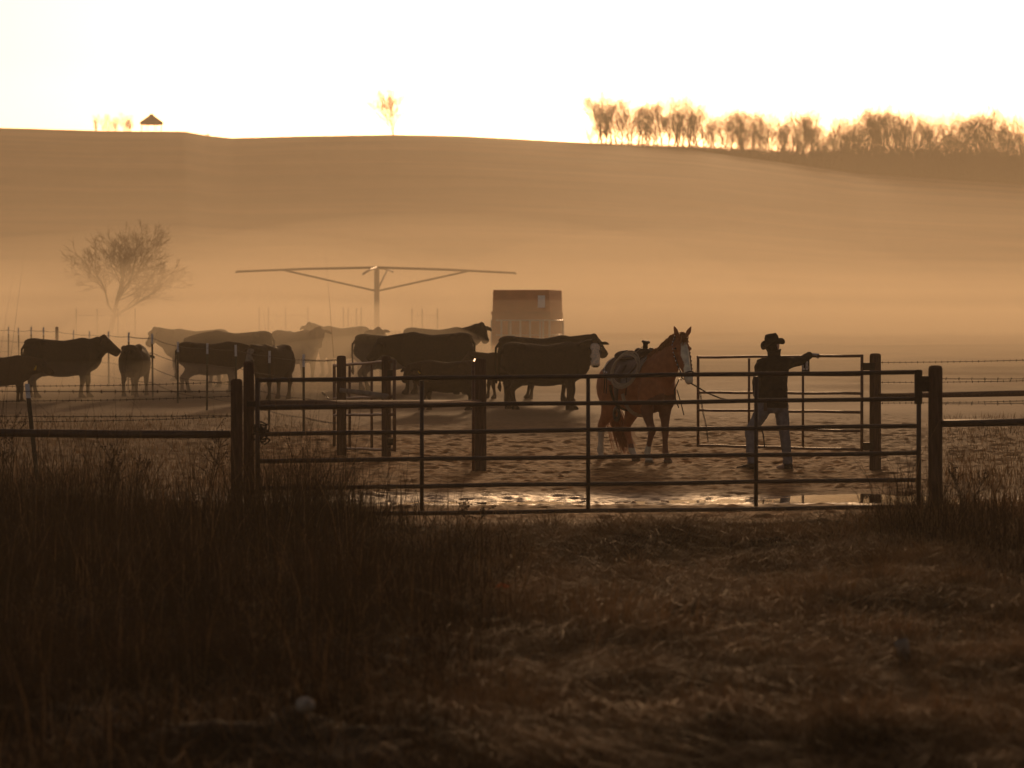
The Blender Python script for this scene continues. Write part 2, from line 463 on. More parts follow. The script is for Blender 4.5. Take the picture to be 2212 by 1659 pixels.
# ------------------------------------------------------------------ posts, rails, gates
def post(name, x, d, top, w_px, label, cat='post', group=None, m='wood_post', base_z_=None, lean=0.0, round_=True):
    X = PX(x, d); zt = PZ(top, d); r = w_px / F * d / 2; g = gz(X, d) - .35
    mb = MB(); n = 20
    h = zt - g
    prof = [(0, 1.02), (.35 * h, 1.0), (.7 * h, .99), (h - .05, .985), (h - .028, .965), (h - .010, .86), (h - .002, .55), (h, .12)]
    for z, k in prof:
        for j in range(n):
            a = 2 * math.pi * j / n
            q = r * k * (1 + .018 * math.sin(3 * a + x) + .012 * math.sin(7 * a + z * 3))
            mb.v.append((q * math.cos(a) + lean * z, q * math.sin(a), z))
    for i in range(len(prof) - 1):
        for j in range(n):
            a = i * n + j; b2 = i * n + (j + 1) % n
            mb.f.append((a, b2, b2 + n, a + n))
    mb.f.append(tuple((len(prof) - 1) * n + j for j in range(n)))
    o = mb.obj(name, M[m], smooth=True)
    o.location = (X, d, g)
    if label: tag(o, label, cat, group)
    return o
def pipe(mb, a, b, r, sides=12, sag=0.0, n=2):
    a = Vector(a); b = Vector(b)
    pts = [a.lerp(b, i / (n - 1)) + Vector((0, 0, -sag * math.sin(math.pi * i / (n - 1)))) for i in range(n)]
    return mb.tube(pts, r, sides)
def gate(A, B, h, rails, ups, r, m, label, group=None, cat='gate', end_extra=0.0, rail_hs=None):
    """six-rail pipe gate; A, B = bottom corner points (hinge and latch ends)"""
    A = Vector(A); B = Vector(B)
    e = empty('pipe_gate', A)
    D = B - A
    up = Vector((0, 0, 1))
    for k in range(rails):
        z = h * k / (rails - 1)
        a_, b_ = up * z, D + up * z
        pts = [a_.lerp(b_, q / 8) + up * (.004 * math.sin(q * 1.9 + k * 2.1) * (0 if q in (0, 8) else 1)) for q in range(9)]
        MB().tube(pts, r, 12).obj('rail', m, e, True)
    for k, t in enumerate(ups):
        rr = r * (1.12 if k in (0, len(ups) - 1) else .95)
        ext = r * 1.1 if k in (0, len(ups) - 1) else -r
        pipe(MB(), D * t + up * (-ext), D * t + up * (h + ext), rr).obj('upright', m, e, True)
    tag(e, label, cat, group)
    return e
def chain(name, pts, m, label, link_r=.016, wire=.0045, cat='chain'):
    P = [Vector(p) for p in pts]; mb = MB()
    seg = []
    for a, b in zip(P[:-1], P[1:]):
        n = max(1, int((b - a).length / (link_r * 2.2)))
        seg += [(a.lerp(b, i / n), (b - a).normalized()) for i in range(n)]
    for i, (c, t) in enumerate(seg):
        s_ = t.orthogonal().normalized()
        if i % 2: s_ = t.cross(s_)
        ring = [c + t * link_r * 1.35 * math.cos(q * math.pi / 4) + s_ * link_r * .8 * math.sin(q * math.pi / 4) for q in range(9)]
        mb.tube(ring, wire, 5, cap=False)
    return tag(mb.obj(name, m, None, True), label, cat)
def barbed(mb, A, B, sag=.02, r=.0035, step=.13, seed=0, bow=0.0):
    A = Vector(A); B = Vector(B); L = (B - A).length; n = max(6, int(L / .6))
    rr = random.Random(seed)
    f = lambda t: A.lerp(B, t) + Vector((0, 0, -sag * math.sin(math.pi * t)))
    mb.tube([f(i / n) for i in range(n + 1)], r, 5)
    k = int(L / step)
    for i in range(k):
        c = f((i + .5) / k)
        for s_ in (1, -1):
            d = Vector((rr.uniform(-.4, .4), rr.uniform(-.4, .4), s_)).normalized() * .016
            mb.tube([c - d * .8, c + d], r * .75, 4)
    return mb

# posts
P511 = post('fence_post', 511, 35.6, 818, 26, "short thick dark wooden post left of the gate post at the near corner", 'post', 'wooden corner and gate posts')
P537 = post('gate_post', 537.5, 36.4, 780, 24, "tall round wooden gate post at the left end of the long near gate", 'post', 'wooden corner and gate posts')
P737 = post('gate_post', 737.5, 57.2, 768, 20.5, "round-topped wooden post at the left of the small open gate", 'post', 'wooden corner and gate posts')
P834 = post('gate_post', 834.5, 56.6, 769, 20.5, "round-topped wooden hinge post at the right of the small open gate", 'post', 'wooden corner and gate posts')
P1037 = post('gate_post', 1038, 51.0, 773, 25, "thick wooden post in the middle of the pen before the cattle", 'post', 'wooden corner and gate posts')
P1890 = post('gate_post', 1891, 51.6, 763, 25, "tall wooden hinge post of the gate the person is holding", 'post', 'wooden corner and gate posts')
P2020 = post('gate_post', 2021, 36.2, 789, 31, "thick wooden latch post at the right end of the long near gate", 'post', 'wooden corner and gate posts')

# the long near gate
d = 36.2
zl, zr = PZ(1113, d), PZ(1095, d)
near_gate = gate((PX(556, d), d, zl), (PX(1985, d), d, zr), 1.272, 6, (0, .2485, .5, .754, 1), .0205, M['pipe_near'],
     "long closed six-rail brown pipe gate across the front of the pen", 'pipe gates')
mb = MB().box((PX(1985, d) - PX(556, d) + .085, 0, zr - zl + 1.16), (.115, .05, .15)).box((PX(1985, d) - PX(556, d) - .005, 0, zr - zl + 1.13), (.07, .06, .32))
mb.obj('latch', M['dark_bracket'], near_gate)
for z in (.22, 1.05):
    MB().box((-.055, 0, z), (.09, .03, .05)).obj('hinge', M['dark_bracket'], near_gate)
# a bundle of old twine on the near corner post
mb = MB(); rr = random.Random(3)
for k in range(14):
    c = Vector((PX(556, 36.1) + rr.uniform(-.02, .05), 36.25 + rr.uniform(-.03, .03), PZ(930, 36.2) + rr.uniform(-.08, .03)))
    ra = rr.uniform(.035, .075); rot = Matrix.Rotation(rr.uniform(0, 6), 3, 'Z') @ Matrix.Rotation(rr.uniform(-.9, .9), 3, 'X')
    mb.tube([c + rot @ Vector((ra * math.cos(q * .6), ra * .3 * math.sin(q * 1.7), ra * math.sin(q * .6))) for q in range(12)], .008, 5)
tag(mb.obj('twine_bundle', M['lead'], None, True), "dark wad of twine on the near gate hinge by the corner post", 'twine')

# the far gate that the person holds, swung towards the back
dh, dl = 51.55, 55.0
Ah = Vector((PX(1862, dh), dh, PZ(972, dh))); Bl = Vector((PX(1508, dl), dl, PZ(962, dl)))
far_gate = gate(Ah, Bl, 1.262, 6, (0, .345, .675, 1), .0185, M['pipe_far'],
     "six-rail pipe gate with a lettered plate, held open by the person in the hat", 'pipe gates')
far_D = Bl - Ah
for z in (.05, 1.12):
    MB().box((.09, .0, z), (.16, .05, .10)).obj('hinge', M['dark_bracket'], far_gate)
def far_gate_pt(t, z): return Ah + far_D * t + Vector((0, 0, z))
# lettered plate
nrm = Vector((far_D.y, -far_D.x, 0)).normalized()
if nrm.y > 0: nrm = -nrm
tdir = Vector((0, 0, 1)).cross(nrm)
tdir = Vector((nrm.y * -1, nrm.x, 0)).normalized()
if tdir.x < 0: tdir = -tdir
rotp = Matrix((tdir, -nrm, Vector((0, 0, 1)))).transposed()     # local x right, local -y towards the camera
tp = .318
pl = MB().box((0, 0, 0), (.165, .008, .21)).obj('plate', M['plate'], far_gate)
pl.matrix_local = Matrix.Translation(far_D * tp + Vector((0, 0, 1.262 - .115)) + nrm * .028) @ rotp.to_4x4()
for ch, xo in (('L', -.072), ('B', .004)):
    cu = bpy.data.curves.new('letter', 'FONT'); cu.body = ch; cu.size = .18; cu.extrude = .002; cu.offset = .004
    to = bpy.data.objects.new('letter_tmp', cu); COL.objects.link(to)
    bpy.context.view_layer.update()
    me = bpy.data.meshes.new_from_object(to.evaluated_get(bpy.context.evaluated_depsgraph_get()))
    bpy.data.objects.remove(to); bpy.data.curves.remove(cu)
    me.materials.clear(); me.materials.append(M['white_letter'])
    lo = link('letter', me, pl); lo.rotation_euler = (R(90), 0, 0); lo.scale = (.60, 1, 1); lo.location = (xo, -.0065, -.068)
# chain at its latch end
q = far_gate_pt(.985, 0)
chain('chain', [q + Vector((0, -.03, .72)), q + Vector((.03, -.04, .5)), q + Vector((.07, -.05, .33)), q + Vector((.10, -.05, .12)), q + Vector((.11, -.05, .02))], M['chain'],
      "thin chain dangling from the free end of the held gate")

# the small open gate at the left of the pen
da, db_ = 56.2, 60.5
small = gate((PX(852, da), da, PZ(972, da)), (PX(722, db_), db_, PZ(968, db_)), 1.30, 6, (0, .36, .73, 1), .022, M['pipe_far'],
     "small rusty six-rail pipe gate standing open between two round posts", 'pipe gates')
for z in (.12, 1.12):
    MB().box((-.055, .05, z), (.10, .05, .10)).obj('hinge', M['dark_bracket'], small)
c0 = Vector((PX(722, db_) - .02, db_ - .05, PZ(868, db_)))
chain('chain', [c0, c0 + Vector((-.07, 0, .05)), c0 + Vector((-.15, 0, .13)), c0 + Vector((-.20, 0, .17))], M['chain'], "heavy chain sticking out from the small open gate", .022, .006)
pm = MB().tube([(PX(735, 57), 56.95, PZ(843, 57)), (PX(790, 57), 56.85, PZ(849, 57)), (PX(836, 56.5), 56.45, PZ(857, 56.5))], [.038, .042, .046], 10)
tag(pm.obj('pole_rail', M['pole_grey'], None, True), "peeled grey pole fixed between the two round posts of the small gate", 'rail')
# gate seen edge-on beside the middle post
e_ = gate((PX(1022.5, 51.2), 51.15, PZ(1030, 51.2)), (PX(1022.5, 55.2) + .02, 55.2, PZ(1030, 51.2)), 1.30 + .22, 6, (0, .5, 1), .019, M['pipe_far'],
     "pipe gate seen edge-on, close against the left side of the middle post", 'pipe gates')

# plank rail from the near corner post to the middle post
def plank(mb, A, B, w, t):
    A = Vector(A); B = Vector(B); D = (B - A); x = D.normalized(); z = Vector((0, 0, 1)); y = z.cross(x).normalized(); z = x.cross(y)
    rot = Matrix((x, y, z)).transposed()
    mb.tube([A, A.lerp(B, .3), A.lerp(B, .65), B], [w * .5, w * .52, w * .5, w * .49], 14); return mb
e = empty('rail_fence', (0, 36.5, 0))
plank(MB(), (PX(545, 36.8), 36.8 - 36.5, PZ(876, 36.8)), (PX(1034, 50.9), 50.9 - 36.5, PZ(871, 50.9)), .098, .05).obj('rail', M['wood_rail'], e, True)
tag(e, "single thick wooden rail running back from the near corner post to the middle post", 'fence')

# near left fence: pipe rail and two slack wires
e = empty('pipe_fence', (-3, 35.7, 0))
def loc(e, x, d, y): return Vector((PX(x, d), d, PZ(y, d))) - e.location
MB().tube([loc(e, -260, 35.5, 932), loc(e, 0, 35.55, 935), loc(e, 250, 35.6, 938), loc(e, 505, 35.65, 938)], .038, 14).obj('rail', M['pipe_near'], e, True)
for i, (ya, yb) in enumerate(((842, 845), (897, 898))):
    barbed(MB(), loc(e, -260, 34.6, ya), loc(e, 505, 35.5, yb), .01, .004, seed=i).obj('wire', M['wire'], e)
tag(e, "low brown pipe rail with slack barbed wires left of the near corner post", 'fence')
# left fence with the leaning steel post
def tpost(mb_dark, mb_tip, X, Y, ztop, lean=(0, 0), zb=None, tip=.30, w=.034):
    zb = gz(X, Y) - .3 if zb is None else zb
    h = ztop - zb
    for mb, z0, z1 in ((mb_dark, 0, h - tip), (mb_tip, h - tip, h)):
        for sx, sy, ox, oy in ((w, .008, 0, -.012), (.008, .028, 0, .006)):
            n = len(mb.v)
            for z in (z0, z1):
                for dx, dy in ((-1, -1), (1, -1), (1, 1), (-1, 1)):
                    mb.v.append((X + ox + dx * sx / 2 + lean[0] * (z - h * .2), Y + oy + dy * sy / 2 + lean[1] * z, zb + z))
            for q_ in ((0, 1, 5, 4), (1, 2, 6, 5), (2, 3, 7, 6), (3, 0, 4, 7), (4, 5, 6, 7), (3, 2, 1, 0)):
                mb.f.append(tuple(n + i for i in q_))
e = empty('wire_fence', (0, 0, 0))
def fence_tposts(e, items, tip, w=.034):
    for (X, Y, zt, lean) in items:
        a, b2 = MB(), MB(); tpost(a, b2, X, Y, zt, lean, tip=tip, w=w)
        p = a.obj('steel_post', M['tpost'], e); b2.obj('painted_tip', M['tpost_tip'], p)
fence_tposts(e, [(PX(81, 47), 47, PZ(829, 47), (-.105, .0))], .175, .055)
for i, (ya, yb, da2, db2) in enumerate(((834, 825, 47, 38), (866, 856, 47, 38), (911, 900, 47, 38))):
    barbed(MB(), (PX(-140, 48.5), 48.5, PZ(ya + 1, 48.5)), (PX(75, 47), 47, PZ(ya, 47)), .005, .0035, seed=10 + i).obj('wire', M['wire'], e)
    barbed(MB(), (PX(75, 47), 47, PZ(ya, 47)), (PX(500, 44), 44, PZ(yb, 44)), .012, .0035, seed=20 + i).obj('wire', M['wire'], e)
tag(e, "three-strand barbed wire fence with one leaning steel post at the far left", 'fence')
# receding line of steel posts
e = empty('wire_fence', (0, 0, 0))
tp_px = [(656, 765), (581, 758), (511, 745), (447, 741), (384, 738), (330, 721), (277, 718), (235, 716), (194, 715), (158, 713), (123, 708), (94, 707), (67, 706), (41, 708), (18, 706), (-8, 706), (-30, 706)]
items = []; tops = []
for k, (x, yt) in enumerate(tp_px):
    D_ = 66 + (119 - 66) * k / 14.0
    D_ = 1 / (1 / 66 + (1 / 119 - 1 / 66) * (656 - x) / (656 - 18.0))
    items.append((PX(x, D_), D_, PZ(yt, D_), ((.012 * math.sin(k * 2.3)), 0))); tops.append(items[-1][:3])
fence_tposts(e, [t for k, t in enumerate(items) if k != 10], .22, .042)
post('wooden_post', 123, items[10][1], 706, 7, None).parent = e
first = (PX(742, 57.1), 57.1, PZ(783, 57.1))
lines = [first] + tops
for s in range(4):
    for k in range(len(lines) - 1):
        a, b2 = lines[k], lines[k + 1]
        dz = .10 + .33 * s
        if k == 0: a = (a[0], a[1], a[2] - .32 * s + .05)
        else: a = (a[0], a[1], a[2] - dz)
        b2 = (b2[0], b2[1], b2[2] - dz)
        barbed(MB(), a, b2, .02, .003 if k < 6 else .0045, .15 if k < 7 else .5, seed=s * 40 + k).obj('wire', M['wire'], e)
tag(e, "long barbed wire fence on pale-tipped steel posts receding behind the cattle to the left", 'fence')

# right-hand fences
e = empty('wire_fence', (0, 0, 0))
MB().tube([(PX(1895, 51.6), 51.6, PZ(855, 51.6)), (PX(2090, 50), 50, PZ(852, 50)), (PX(2330, 48), 48, PZ(847, 48))], [.034, .036, .038], 12).obj('rail', M['wood_rail'], e, True)
for i, (ya, yb) in enumerate(((783, 774), (826, 819), (871, 862))):
    barbed(MB(), (PX(1900, 51.6), 51.6, PZ(ya, 51.6)), (PX(2330, 48), 48, PZ(yb, 48)), .012, .0035, seed=60 + i).obj('wire', M['wire'], e)
tag(e, "thin-railed barbed wire fence running right from the held gate's hinge post", 'fence')
e = empty('pipe_fence', (0, 0, 0))
MB().tube([(PX(2030, 36.2), 36.2, PZ(915, 36.2)), (PX(2160, 35.8), 35.8, PZ(913, 35.8)), (PX(2400, 35.2), 35.2, PZ(908, 35.2))], .034, 12).obj('rail', M['pipe_near'], e, True)
for i, (ya, yb) in enumerate(((818, 814), (872, 866))):
    barbed(MB(), (PX(2030, 36.2), 36.2, PZ(ya, 36.2)), (PX(2400, 35.2), 35.2, PZ(yb, 35.2)), .01, .003, seed=70 + i).obj('wire', M['wire'], e)
tag(e, "low brown pipe rail with barbed wires right of the near latch post", 'fence')

# ------------------------------------------------------------------ background things
# far pipe fence behind the walker
dF = 172.0
for k, (xs_, hs_) in enumerate((((165, 210, 255, 292), 1.3), ((560, 580, 617, 665), 1.35), ((742, 752, 770, 780), 1.35), ((890, 912, 945), 1.3))):
    e = empty('far_fence', (PX(xs_[0], dF), dF, gz(PX(xs_[0], dF), dF)))
    for x in xs_:
        MB().tube([(PX(x, dF) - e.location.x, 0, -.3), (PX(x, dF) - e.location.x, 0, hs_)], .03, 8).obj('fence_stake', M['bark'], e, True)
    for z in (1.0,):
        MB().tube([(0, 0, z), (PX(xs_[-1], dF) - e.location.x, 0, z)], .010, 6).obj('rail', M['bark'], e, True)
    tag(e, ["faint far stake fence beneath the bare tree", "faint far post-and-rail fence left of the horse walker", "faint cluster of far stakes just left of the horse walker", "faint far stakes between the horse walker and the red feeder"][k], 'fence', 'faint far fences in the mist')

# mechanical horse walker
dW = 165.0; s_ = dW / F
e = empty('horse_walker', (PX(814, dW), dW, gz(PX(814, dW), dW)))
zb = e.location.z; Zt = PZ(578, dW) - zb; Zm = PZ(629, dW) - zb
MB().tube([(0, 0, 0), (0, 0, Zt + .05)], .115, 14).obj('mast', M['grey_steel'], e, True)
MB().box((.15, 0, .12), (1.75, 1.5, .5)).obj('base', M['concrete'], e)
for (xe, ye, de, xm, ym) in ((511, 587, 163.5, 618, 584), (1113, 590, 163.5, 1010, 589), (785, 591, 159.5, None, None), (848, 586, 170.5, 846, 588)):
    tip_ = Vector((PX(xe, de), de, PZ(ye, de))) - e.location
    a = MB().tube([(0, 0, Zt), tip_ * .5 + Vector((0, 0, Zt * .5 + .03)), tip_], [.055, .05, .045], 8).obj('arm', M['grey_steel'], e, True)
    hang = MB().tube([tip_, tip_ + Vector((0, 0, -.06))], .05, 8).obj('tie_end', M['grey_steel'], a, True)
    if xm:
        t = .82 if xe in (511,) else .66
        mid = Vector((0, 0, Zt)).lerp(tip_, .66)
        MB().tube([(0, 0, Zm), mid], .042, 8).obj('brace', M['grey_steel'], e, True)
tag(e, "four-armed mechanical horse walker standing in the mist beyond the cattle", 'horse walker')

# red bale feeder box with a panel pen round it
dB = 130.0
e = empty('red_feed_wagon', (PX(1140, dB), dB, gz(PX(1140, dB), dB)), R(-9))
def bx(x): return PX(x, dB) - PX(1140, dB)
W2 = (1207 - 1072) / F * dB / 2; zb = e.location.z
def Zp(y): return PZ(y, dB) - zb
def hexa(mb, z0, z1, w0, w1, d0, d1):
    n = len(mb.v)
    for z, w, dd in ((z0, w0, d0), (z1, w1, d1)):
        mb.v += [(-w, -dd, z), (w, -dd, z), (w, dd, z), (-w, dd, z)]
    for q_ in ((0, 1, 5, 4), (1, 2, 6, 5), (2, 3, 7, 6), (3, 0, 4, 7), (4, 5, 6, 7), (3, 2, 1, 0)): mb.f.append(tuple(n + i for i in q_))
    return mb
w_ = W2 * .93
hexa(MB(), .28, Zp(674), w_, w_, 1.5, 1.5).obj('lower_body', M['red_box'], e)
up_ = hexa(MB(), Zp(674) + .003, Zp(627), w_ * .985, w_ * .965, 1.47, 1.45).obj('upper_body', M['red_box2'], e)
MB().box((w_ * .70, -1.455, (Zp(640) + Zp(662)) / 2), (.24, .02, Zp(640) - Zp(668)), Matrix.Rotation(R(-3), 3, 'X')).obj('marking_panel', M['tag_white'], up_)
MB().box((0, -1.53, Zp(676)), (w_ * 2.04, .05, .09)).obj('trim_band', M['red_box'], e)
MB().box((-w_ * .4, -1.52, .75), (.06, .04, .9)).obj('door_bar', M['grey_steel'], e)
for sx in (-1, 1):
    for sy in (-1, 1):
        rot = Matrix.Rotation(R(90), 3, 'Y')
        wb = MB()
        ring = [(sx * (w_ - .02), sy * .8 + .33 * math.cos(q * math.pi / 10), .33 + .33 * math.sin(q * math.pi / 10)) for q in range(21)]
        wb.tube(ring, .085, 8, cap=False)
        wh = wb.obj('wheel', M['leather_black'], e, True)
        MB().tube([(sx * (w_ - .08), sy * .8, .33), (sx * (w_ + .03), sy * .8, .33)], .26, 14).obj('rim', M['grey_steel'], wh, True)
tag(e, "tall red feed wagon with a narrower upper body standing in the mist", 'feed wagon')
e2 = empty('panel_pen', (PX(1140, dB - 3), dB - 3, gz(PX(1140, dB - 3), dB - 3)))
def ex(x): return PX(x, dB - 3) - e2.location.x
zt_, zb2 = PZ(692, dB - 3) - e2.location.z, .05
for x in (1061, 1083, 1103, 1124, 1145, 1167, 1173, 1187, 1219):
    yo = 3.2 if x in (1061, 1219) else 0
    MB().tube([(ex(x), yo, zb2 - .2), (ex(x), yo, zt_)], .032, 8).obj('upright', M['galv'], e2, True)
for z in (zt_, zt_ * .62, zt_ * .3):
    MB().tube([(ex(1083), 0, z), (ex(1187), 0, z)], .026 if z == zt_ else .014, 8).obj('rail', M['galv'], e2, True)
    for xa, xb in ((1061, 1083), (1187, 1219)):
        MB().tube([(ex(xa), 3.2 if xa == 1061 else 0, z), (ex(xb), 3.2 if xb == 1219 else 0, z)], .022, 8).obj('rail', M['galv'], e2, True)
tag(e2, "pale galvanised panel pen standing in front of the red feed wagon", 'pen')

# gazebo on the ridge
dG = 596.0
X = PX(328, dG); g = gz(X, dG)
e = empty('gazebo', (X, dG, g))
s_ = dG / F
zr_, ze = PZ(247, dG) - g, PZ(270, dG) - g
hw = 25 * s_
roof = MB(); n = 8
for z, r_ in ((ze, hw), (PZ(264, dG) - g, hw * 1.0), (PZ(250.5, dG) - g, hw * .22), (zr_, hw * .14)):
    for j in range(n):
        a = 2 * math.pi * (j + .5) / n; roof.v.append((r_ * math.cos(a) * 1.04, r_ * math.sin(a), z))
for i in range(3):
    for j in range(n): roof.f.append((i * n + j, i * n + (j + 1) % n, (i + 1) * n + (j + 1) % n, (i + 1) * n + j))
roof.f.append(tuple(range(n))[::-1]); roof.f.append(tuple(3 * n + j for j in range(n)))
roof.obj('roof', M['shingle'], e)
for j in range(n):
    a = 2 * math.pi * (j + .5) / n
    MB().tube([(hw * .92 * math.cos(a), hw * .9 * math.sin(a), -.6), (hw * .92 * math.cos(a), hw * .9 * math.sin(a), ze + .02)], .035, 6).obj('column', M['grey_steel'], e, True)
fl = MB().tube([(0, 0, -.8), (0, 0, .02)], hw * .98, 8); fl.obj('floor_deck', M['concrete'], e)
tag(e, "small open-sided gazebo with a hipped roof on the left of the ridge", 'gazebo')
e = empty('ridge_fence', (PX(352, dG), dG, gz(PX(352, dG), dG)))
xs_ = (362, 384, 405, 425, 452)
for x in xs_: 
    X = PX(x, dG); MB().tube([(X - e.location.x, 0, gz(X, dG) - e.location.z - .3), (X - e.location.x, 0, gz(X, dG) - e.location.z + .55)], .07, 6).obj('fence_stake', M['bark'], e, True)
for a, b2 in zip(xs_[:-1], xs_[1:]):
    A_, B_ = PX(a, dG), PX(b2, dG)
    MB().tube([(A_ - e.location.x, 0, gz(A_, dG) - e.location.z + .4), (B_ - e.location.x, 0, gz(B_, dG) - e.location.z + .4)], .02, 5).obj('wire', M['wire'], e)
tag(e, "thin stake fence on the ridge running right from the gazebo", 'fence')

# ------------------------------------------------------------------ trees
def tree_meshes(name, h, seed, spread=.55, trunk_frac=.3, levels=5, r0=None, twig_r=.02, kids=(5, 4, 4, 4), up=.35, lean=0.0, multi=1, limb=.8):
    """bare winter tree: trunk and main limbs in one mesh, twigs in another"""
    rr = random.Random(seed); trunk, crown = MB(), MB()
    r0 = r0 or h * .022
    def grow(p, dirv, length, rad, lev):
        n = 4 if lev < 3 else 2
        pts = [Vector(p)]; rs = [rad]; dv = Vector(dirv)
        for i in range(n):
            dv = (dv + Vector((rr.gauss(0, .14), rr.gauss(0, .14), rr.gauss(0, .08) + (.06 if lev else 0))) * (1 if lev else .45)).normalized()
            pts.append(pts[-1] + dv * length / n); rs.append(max(twig_r * .7, rad * (1 - .55 * (i + 1) / n)))
        (trunk if lev <= 1 else crown).tube(pts, rs, 8 if lev == 0 else (5 if lev < 3 else 3), cap=lev < 2)
        if lev >= levels - 1: return
        k = kids[min(lev, len(kids) - 1)]
        for i in range(k):
            t = (trunk_frac + (1 - trunk_frac) * (i + rr.random() * .7) / k) if lev == 0 else (.25 + .75 * (i + rr.random() * .6) / k)
            j = min(int(t * n), n - 1); c = pts[j].lerp(pts[j + 1], t * n - j)
            ax = dv.orthogonal().normalized(); ax.rotate(Matrix.Rotation(rr.uniform(0, 2 * math.pi), 3, dv))
            sp = spread * rr.uniform(.7, 1.35)
            nd = (dv * math.cos(sp) + ax * math.sin(sp) + Vector((0, 0, up * rr.random()))).normalized()
            rad2 = rs[j] * rr.uniform(.5, .68)
            grow(c, nd, length * (rr.uniform(.75, 1.15) * limb if lev == 0 else rr.uniform(.48, .75)), max(rad2, twig_r), lev + 1)
        if lev:   # leader continues
            grow(pts[-1], dv, length * .5, max(rs[-1], twig_r), lev + 1)
        else:
            grow(pts[-1], dv, length * .6, max(rs[-1] * .9, twig_r), 1)
    for q in range(multi):
        a = rr.uniform(0, 6.28)
        grow((math.cos(a) * .2 * (multi > 1), math.sin(a) * .2 * (multi > 1), -.5), (lean + (.22 * math.cos(a) if multi > 1 else 0), .2 * math.sin(a) if multi > 1 else 0, 1), h * .5, r0, 0)
    z = max(v[2] for v in crown.v)
    k = h / z
    for mb in (trunk, crown): mb.v = [(v[0] * k, v[1] * k, v[2] * k) for v in mb.v]
    return trunk.mesh('trunk', M['bark'], True), crown.mesh('crown', M['twig'], True)
def place_tree(name, ms, X, Y, sc, rz, label, group=None, z=None):
    e = empty(name, (X, Y, gz(X, Y) if z is None else z), rz)
    e.scale = sc if hasattr(sc, '__len__') else (sc, sc, sc)
    link('trunk', ms[0], e); link('crown', ms[1], e)
    tag(e, label, 'tree', group); return e
# bare tree on the field at the left
dT = 186.0; Xt = PX(236, dT); g = gz(Xt, dT)
ht = PZ(468, dT) - g
place_tree('bare_tree', tree_meshes('bare', ht, 23, .78, .50, 6, .17, .011, (6, 4, 4, 3, 3), .15, limb=1.0), Xt, dT, 1, R(40), "lone bare spreading tree in the mist at the left")
# ridge trees
dR = 598.0
def ridge(x, dd=0): return PX(x, dR + dd), dR + dd
ht = (300 - 190) / F * dR
X, Y = ridge(850); place_tree('bare_tree', tree_meshes('ridge', ht, 5, .70, .22, 6, .10, .011, (6, 4, 3, 3, 3), .25, limb=.75), X, Y, 1, 0, "single slender bare tree on the ridge above the horse walker")
V = [tree_meshes('wood', 9.0, 100 + k, (.60, .75, .65, .8, .55, .7)[k], (.2, .12, .25, .1, .3, .15)[k], 6, .15, .0065, (6, 4, 4, 3, 3), .35, limb=(.6, .8, .7, .85, .65, .75)[k]) for k in range(6)]
S = [tree_meshes('scrub', 5.0, 200 + k, .6, .15, 5, .07, .012, (5, 4, 4, 4), .4, multi=2) for k in range(2)]
for k, (x, hgt, v) in enumerate(((212, 46, 0), (232, 52, 1), (250, 48, 3), (268, 55, 2), (284, 42, 4))):
    X, Y = ridge(x, 2 + (k * 3) % 7)
    place_tree('bare_tree', V[v], X, Y, hgt / F * dR / 9.0, R(60 * k), ["leftmost small bare tree left of the gazebo", "second small bare tree from the left, left of the gazebo", "middle one of the small bare trees left of the gazebo", "tallest of the small bare trees, second left of the gazebo", "low bare tree close beside the gazebo"][k], 'bare trees by the gazebo')
X, Y = ridge(449); place_tree('bush', S[0], X, Y, 14 / F * dR / 5, 0, "tiny lone bush on the ridge right of the gazebo")["category"] = 'bush'
# the wood on the right of the ridge
def wood_base(x):
    xi = [1250, 1500, 1700, 1855, 2212, 2500]
    return np.interp(x, xi, [0, 2, 4, 6, 8, 8])
wr = random.Random(9)
def ordinal(n):
    small = "first second third fourth fifth sixth seventh eighth ninth tenth eleventh twelfth thirteenth fourteenth fifteenth sixteenth seventeenth eighteenth nineteenth".split()
    tens = ["", "", "twent", "thirt", "fort", "fift", "sixt", "sevent", "eight", "ninet"]
    if n == 100: return "hundredth"
    if n > 100: return "hundred-and-" + ordinal(n - 100)
    if n < 20: return small[n - 1]
    return tens[n // 10] + ("ieth" if n % 10 == 0 else "y-" + small[n % 10 - 1])
topx = [1280, 1300, 1340, 1400, 1450, 1500, 1540, 1580, 1650, 1720, 1800, 1870, 1930, 2000, 2060, 2130, 2200, 2300]
topy = [250, 190, 205, 192, 198, 186, 245, 218, 228, 224, 236, 220, 220, 230, 214, 222, 230, 230]
xs_ = []; x = 1278
while x < 2290:
    xs_.append(x); x += wr.uniform(9, 13.5) 
for k, x in enumerate(xs_):
    dd = wr.uniform(-4, 10) - wood_base(x) * wr.uniform(0, 3.5)
    X, Y = ridge(x, dd); g = gz(X, Y)
    ty = np.interp(x, topx, topy) + wr.choice((0, 3, 8, 16, 28, 40))
    hgt = max(2.5, PZ(ty, Y) - g)
    place_tree('woodland_tree', V[wr.randrange(6)], X, Y, (hgt / 9.0 * wr.uniform(.85, 1.15),) * 2 + (hgt / 9.0,), wr.uniform(0, 6.28), "bare tree of the ridge wood, %s from its left end" % ordinal(k + 1), "trees of the ridge wood")
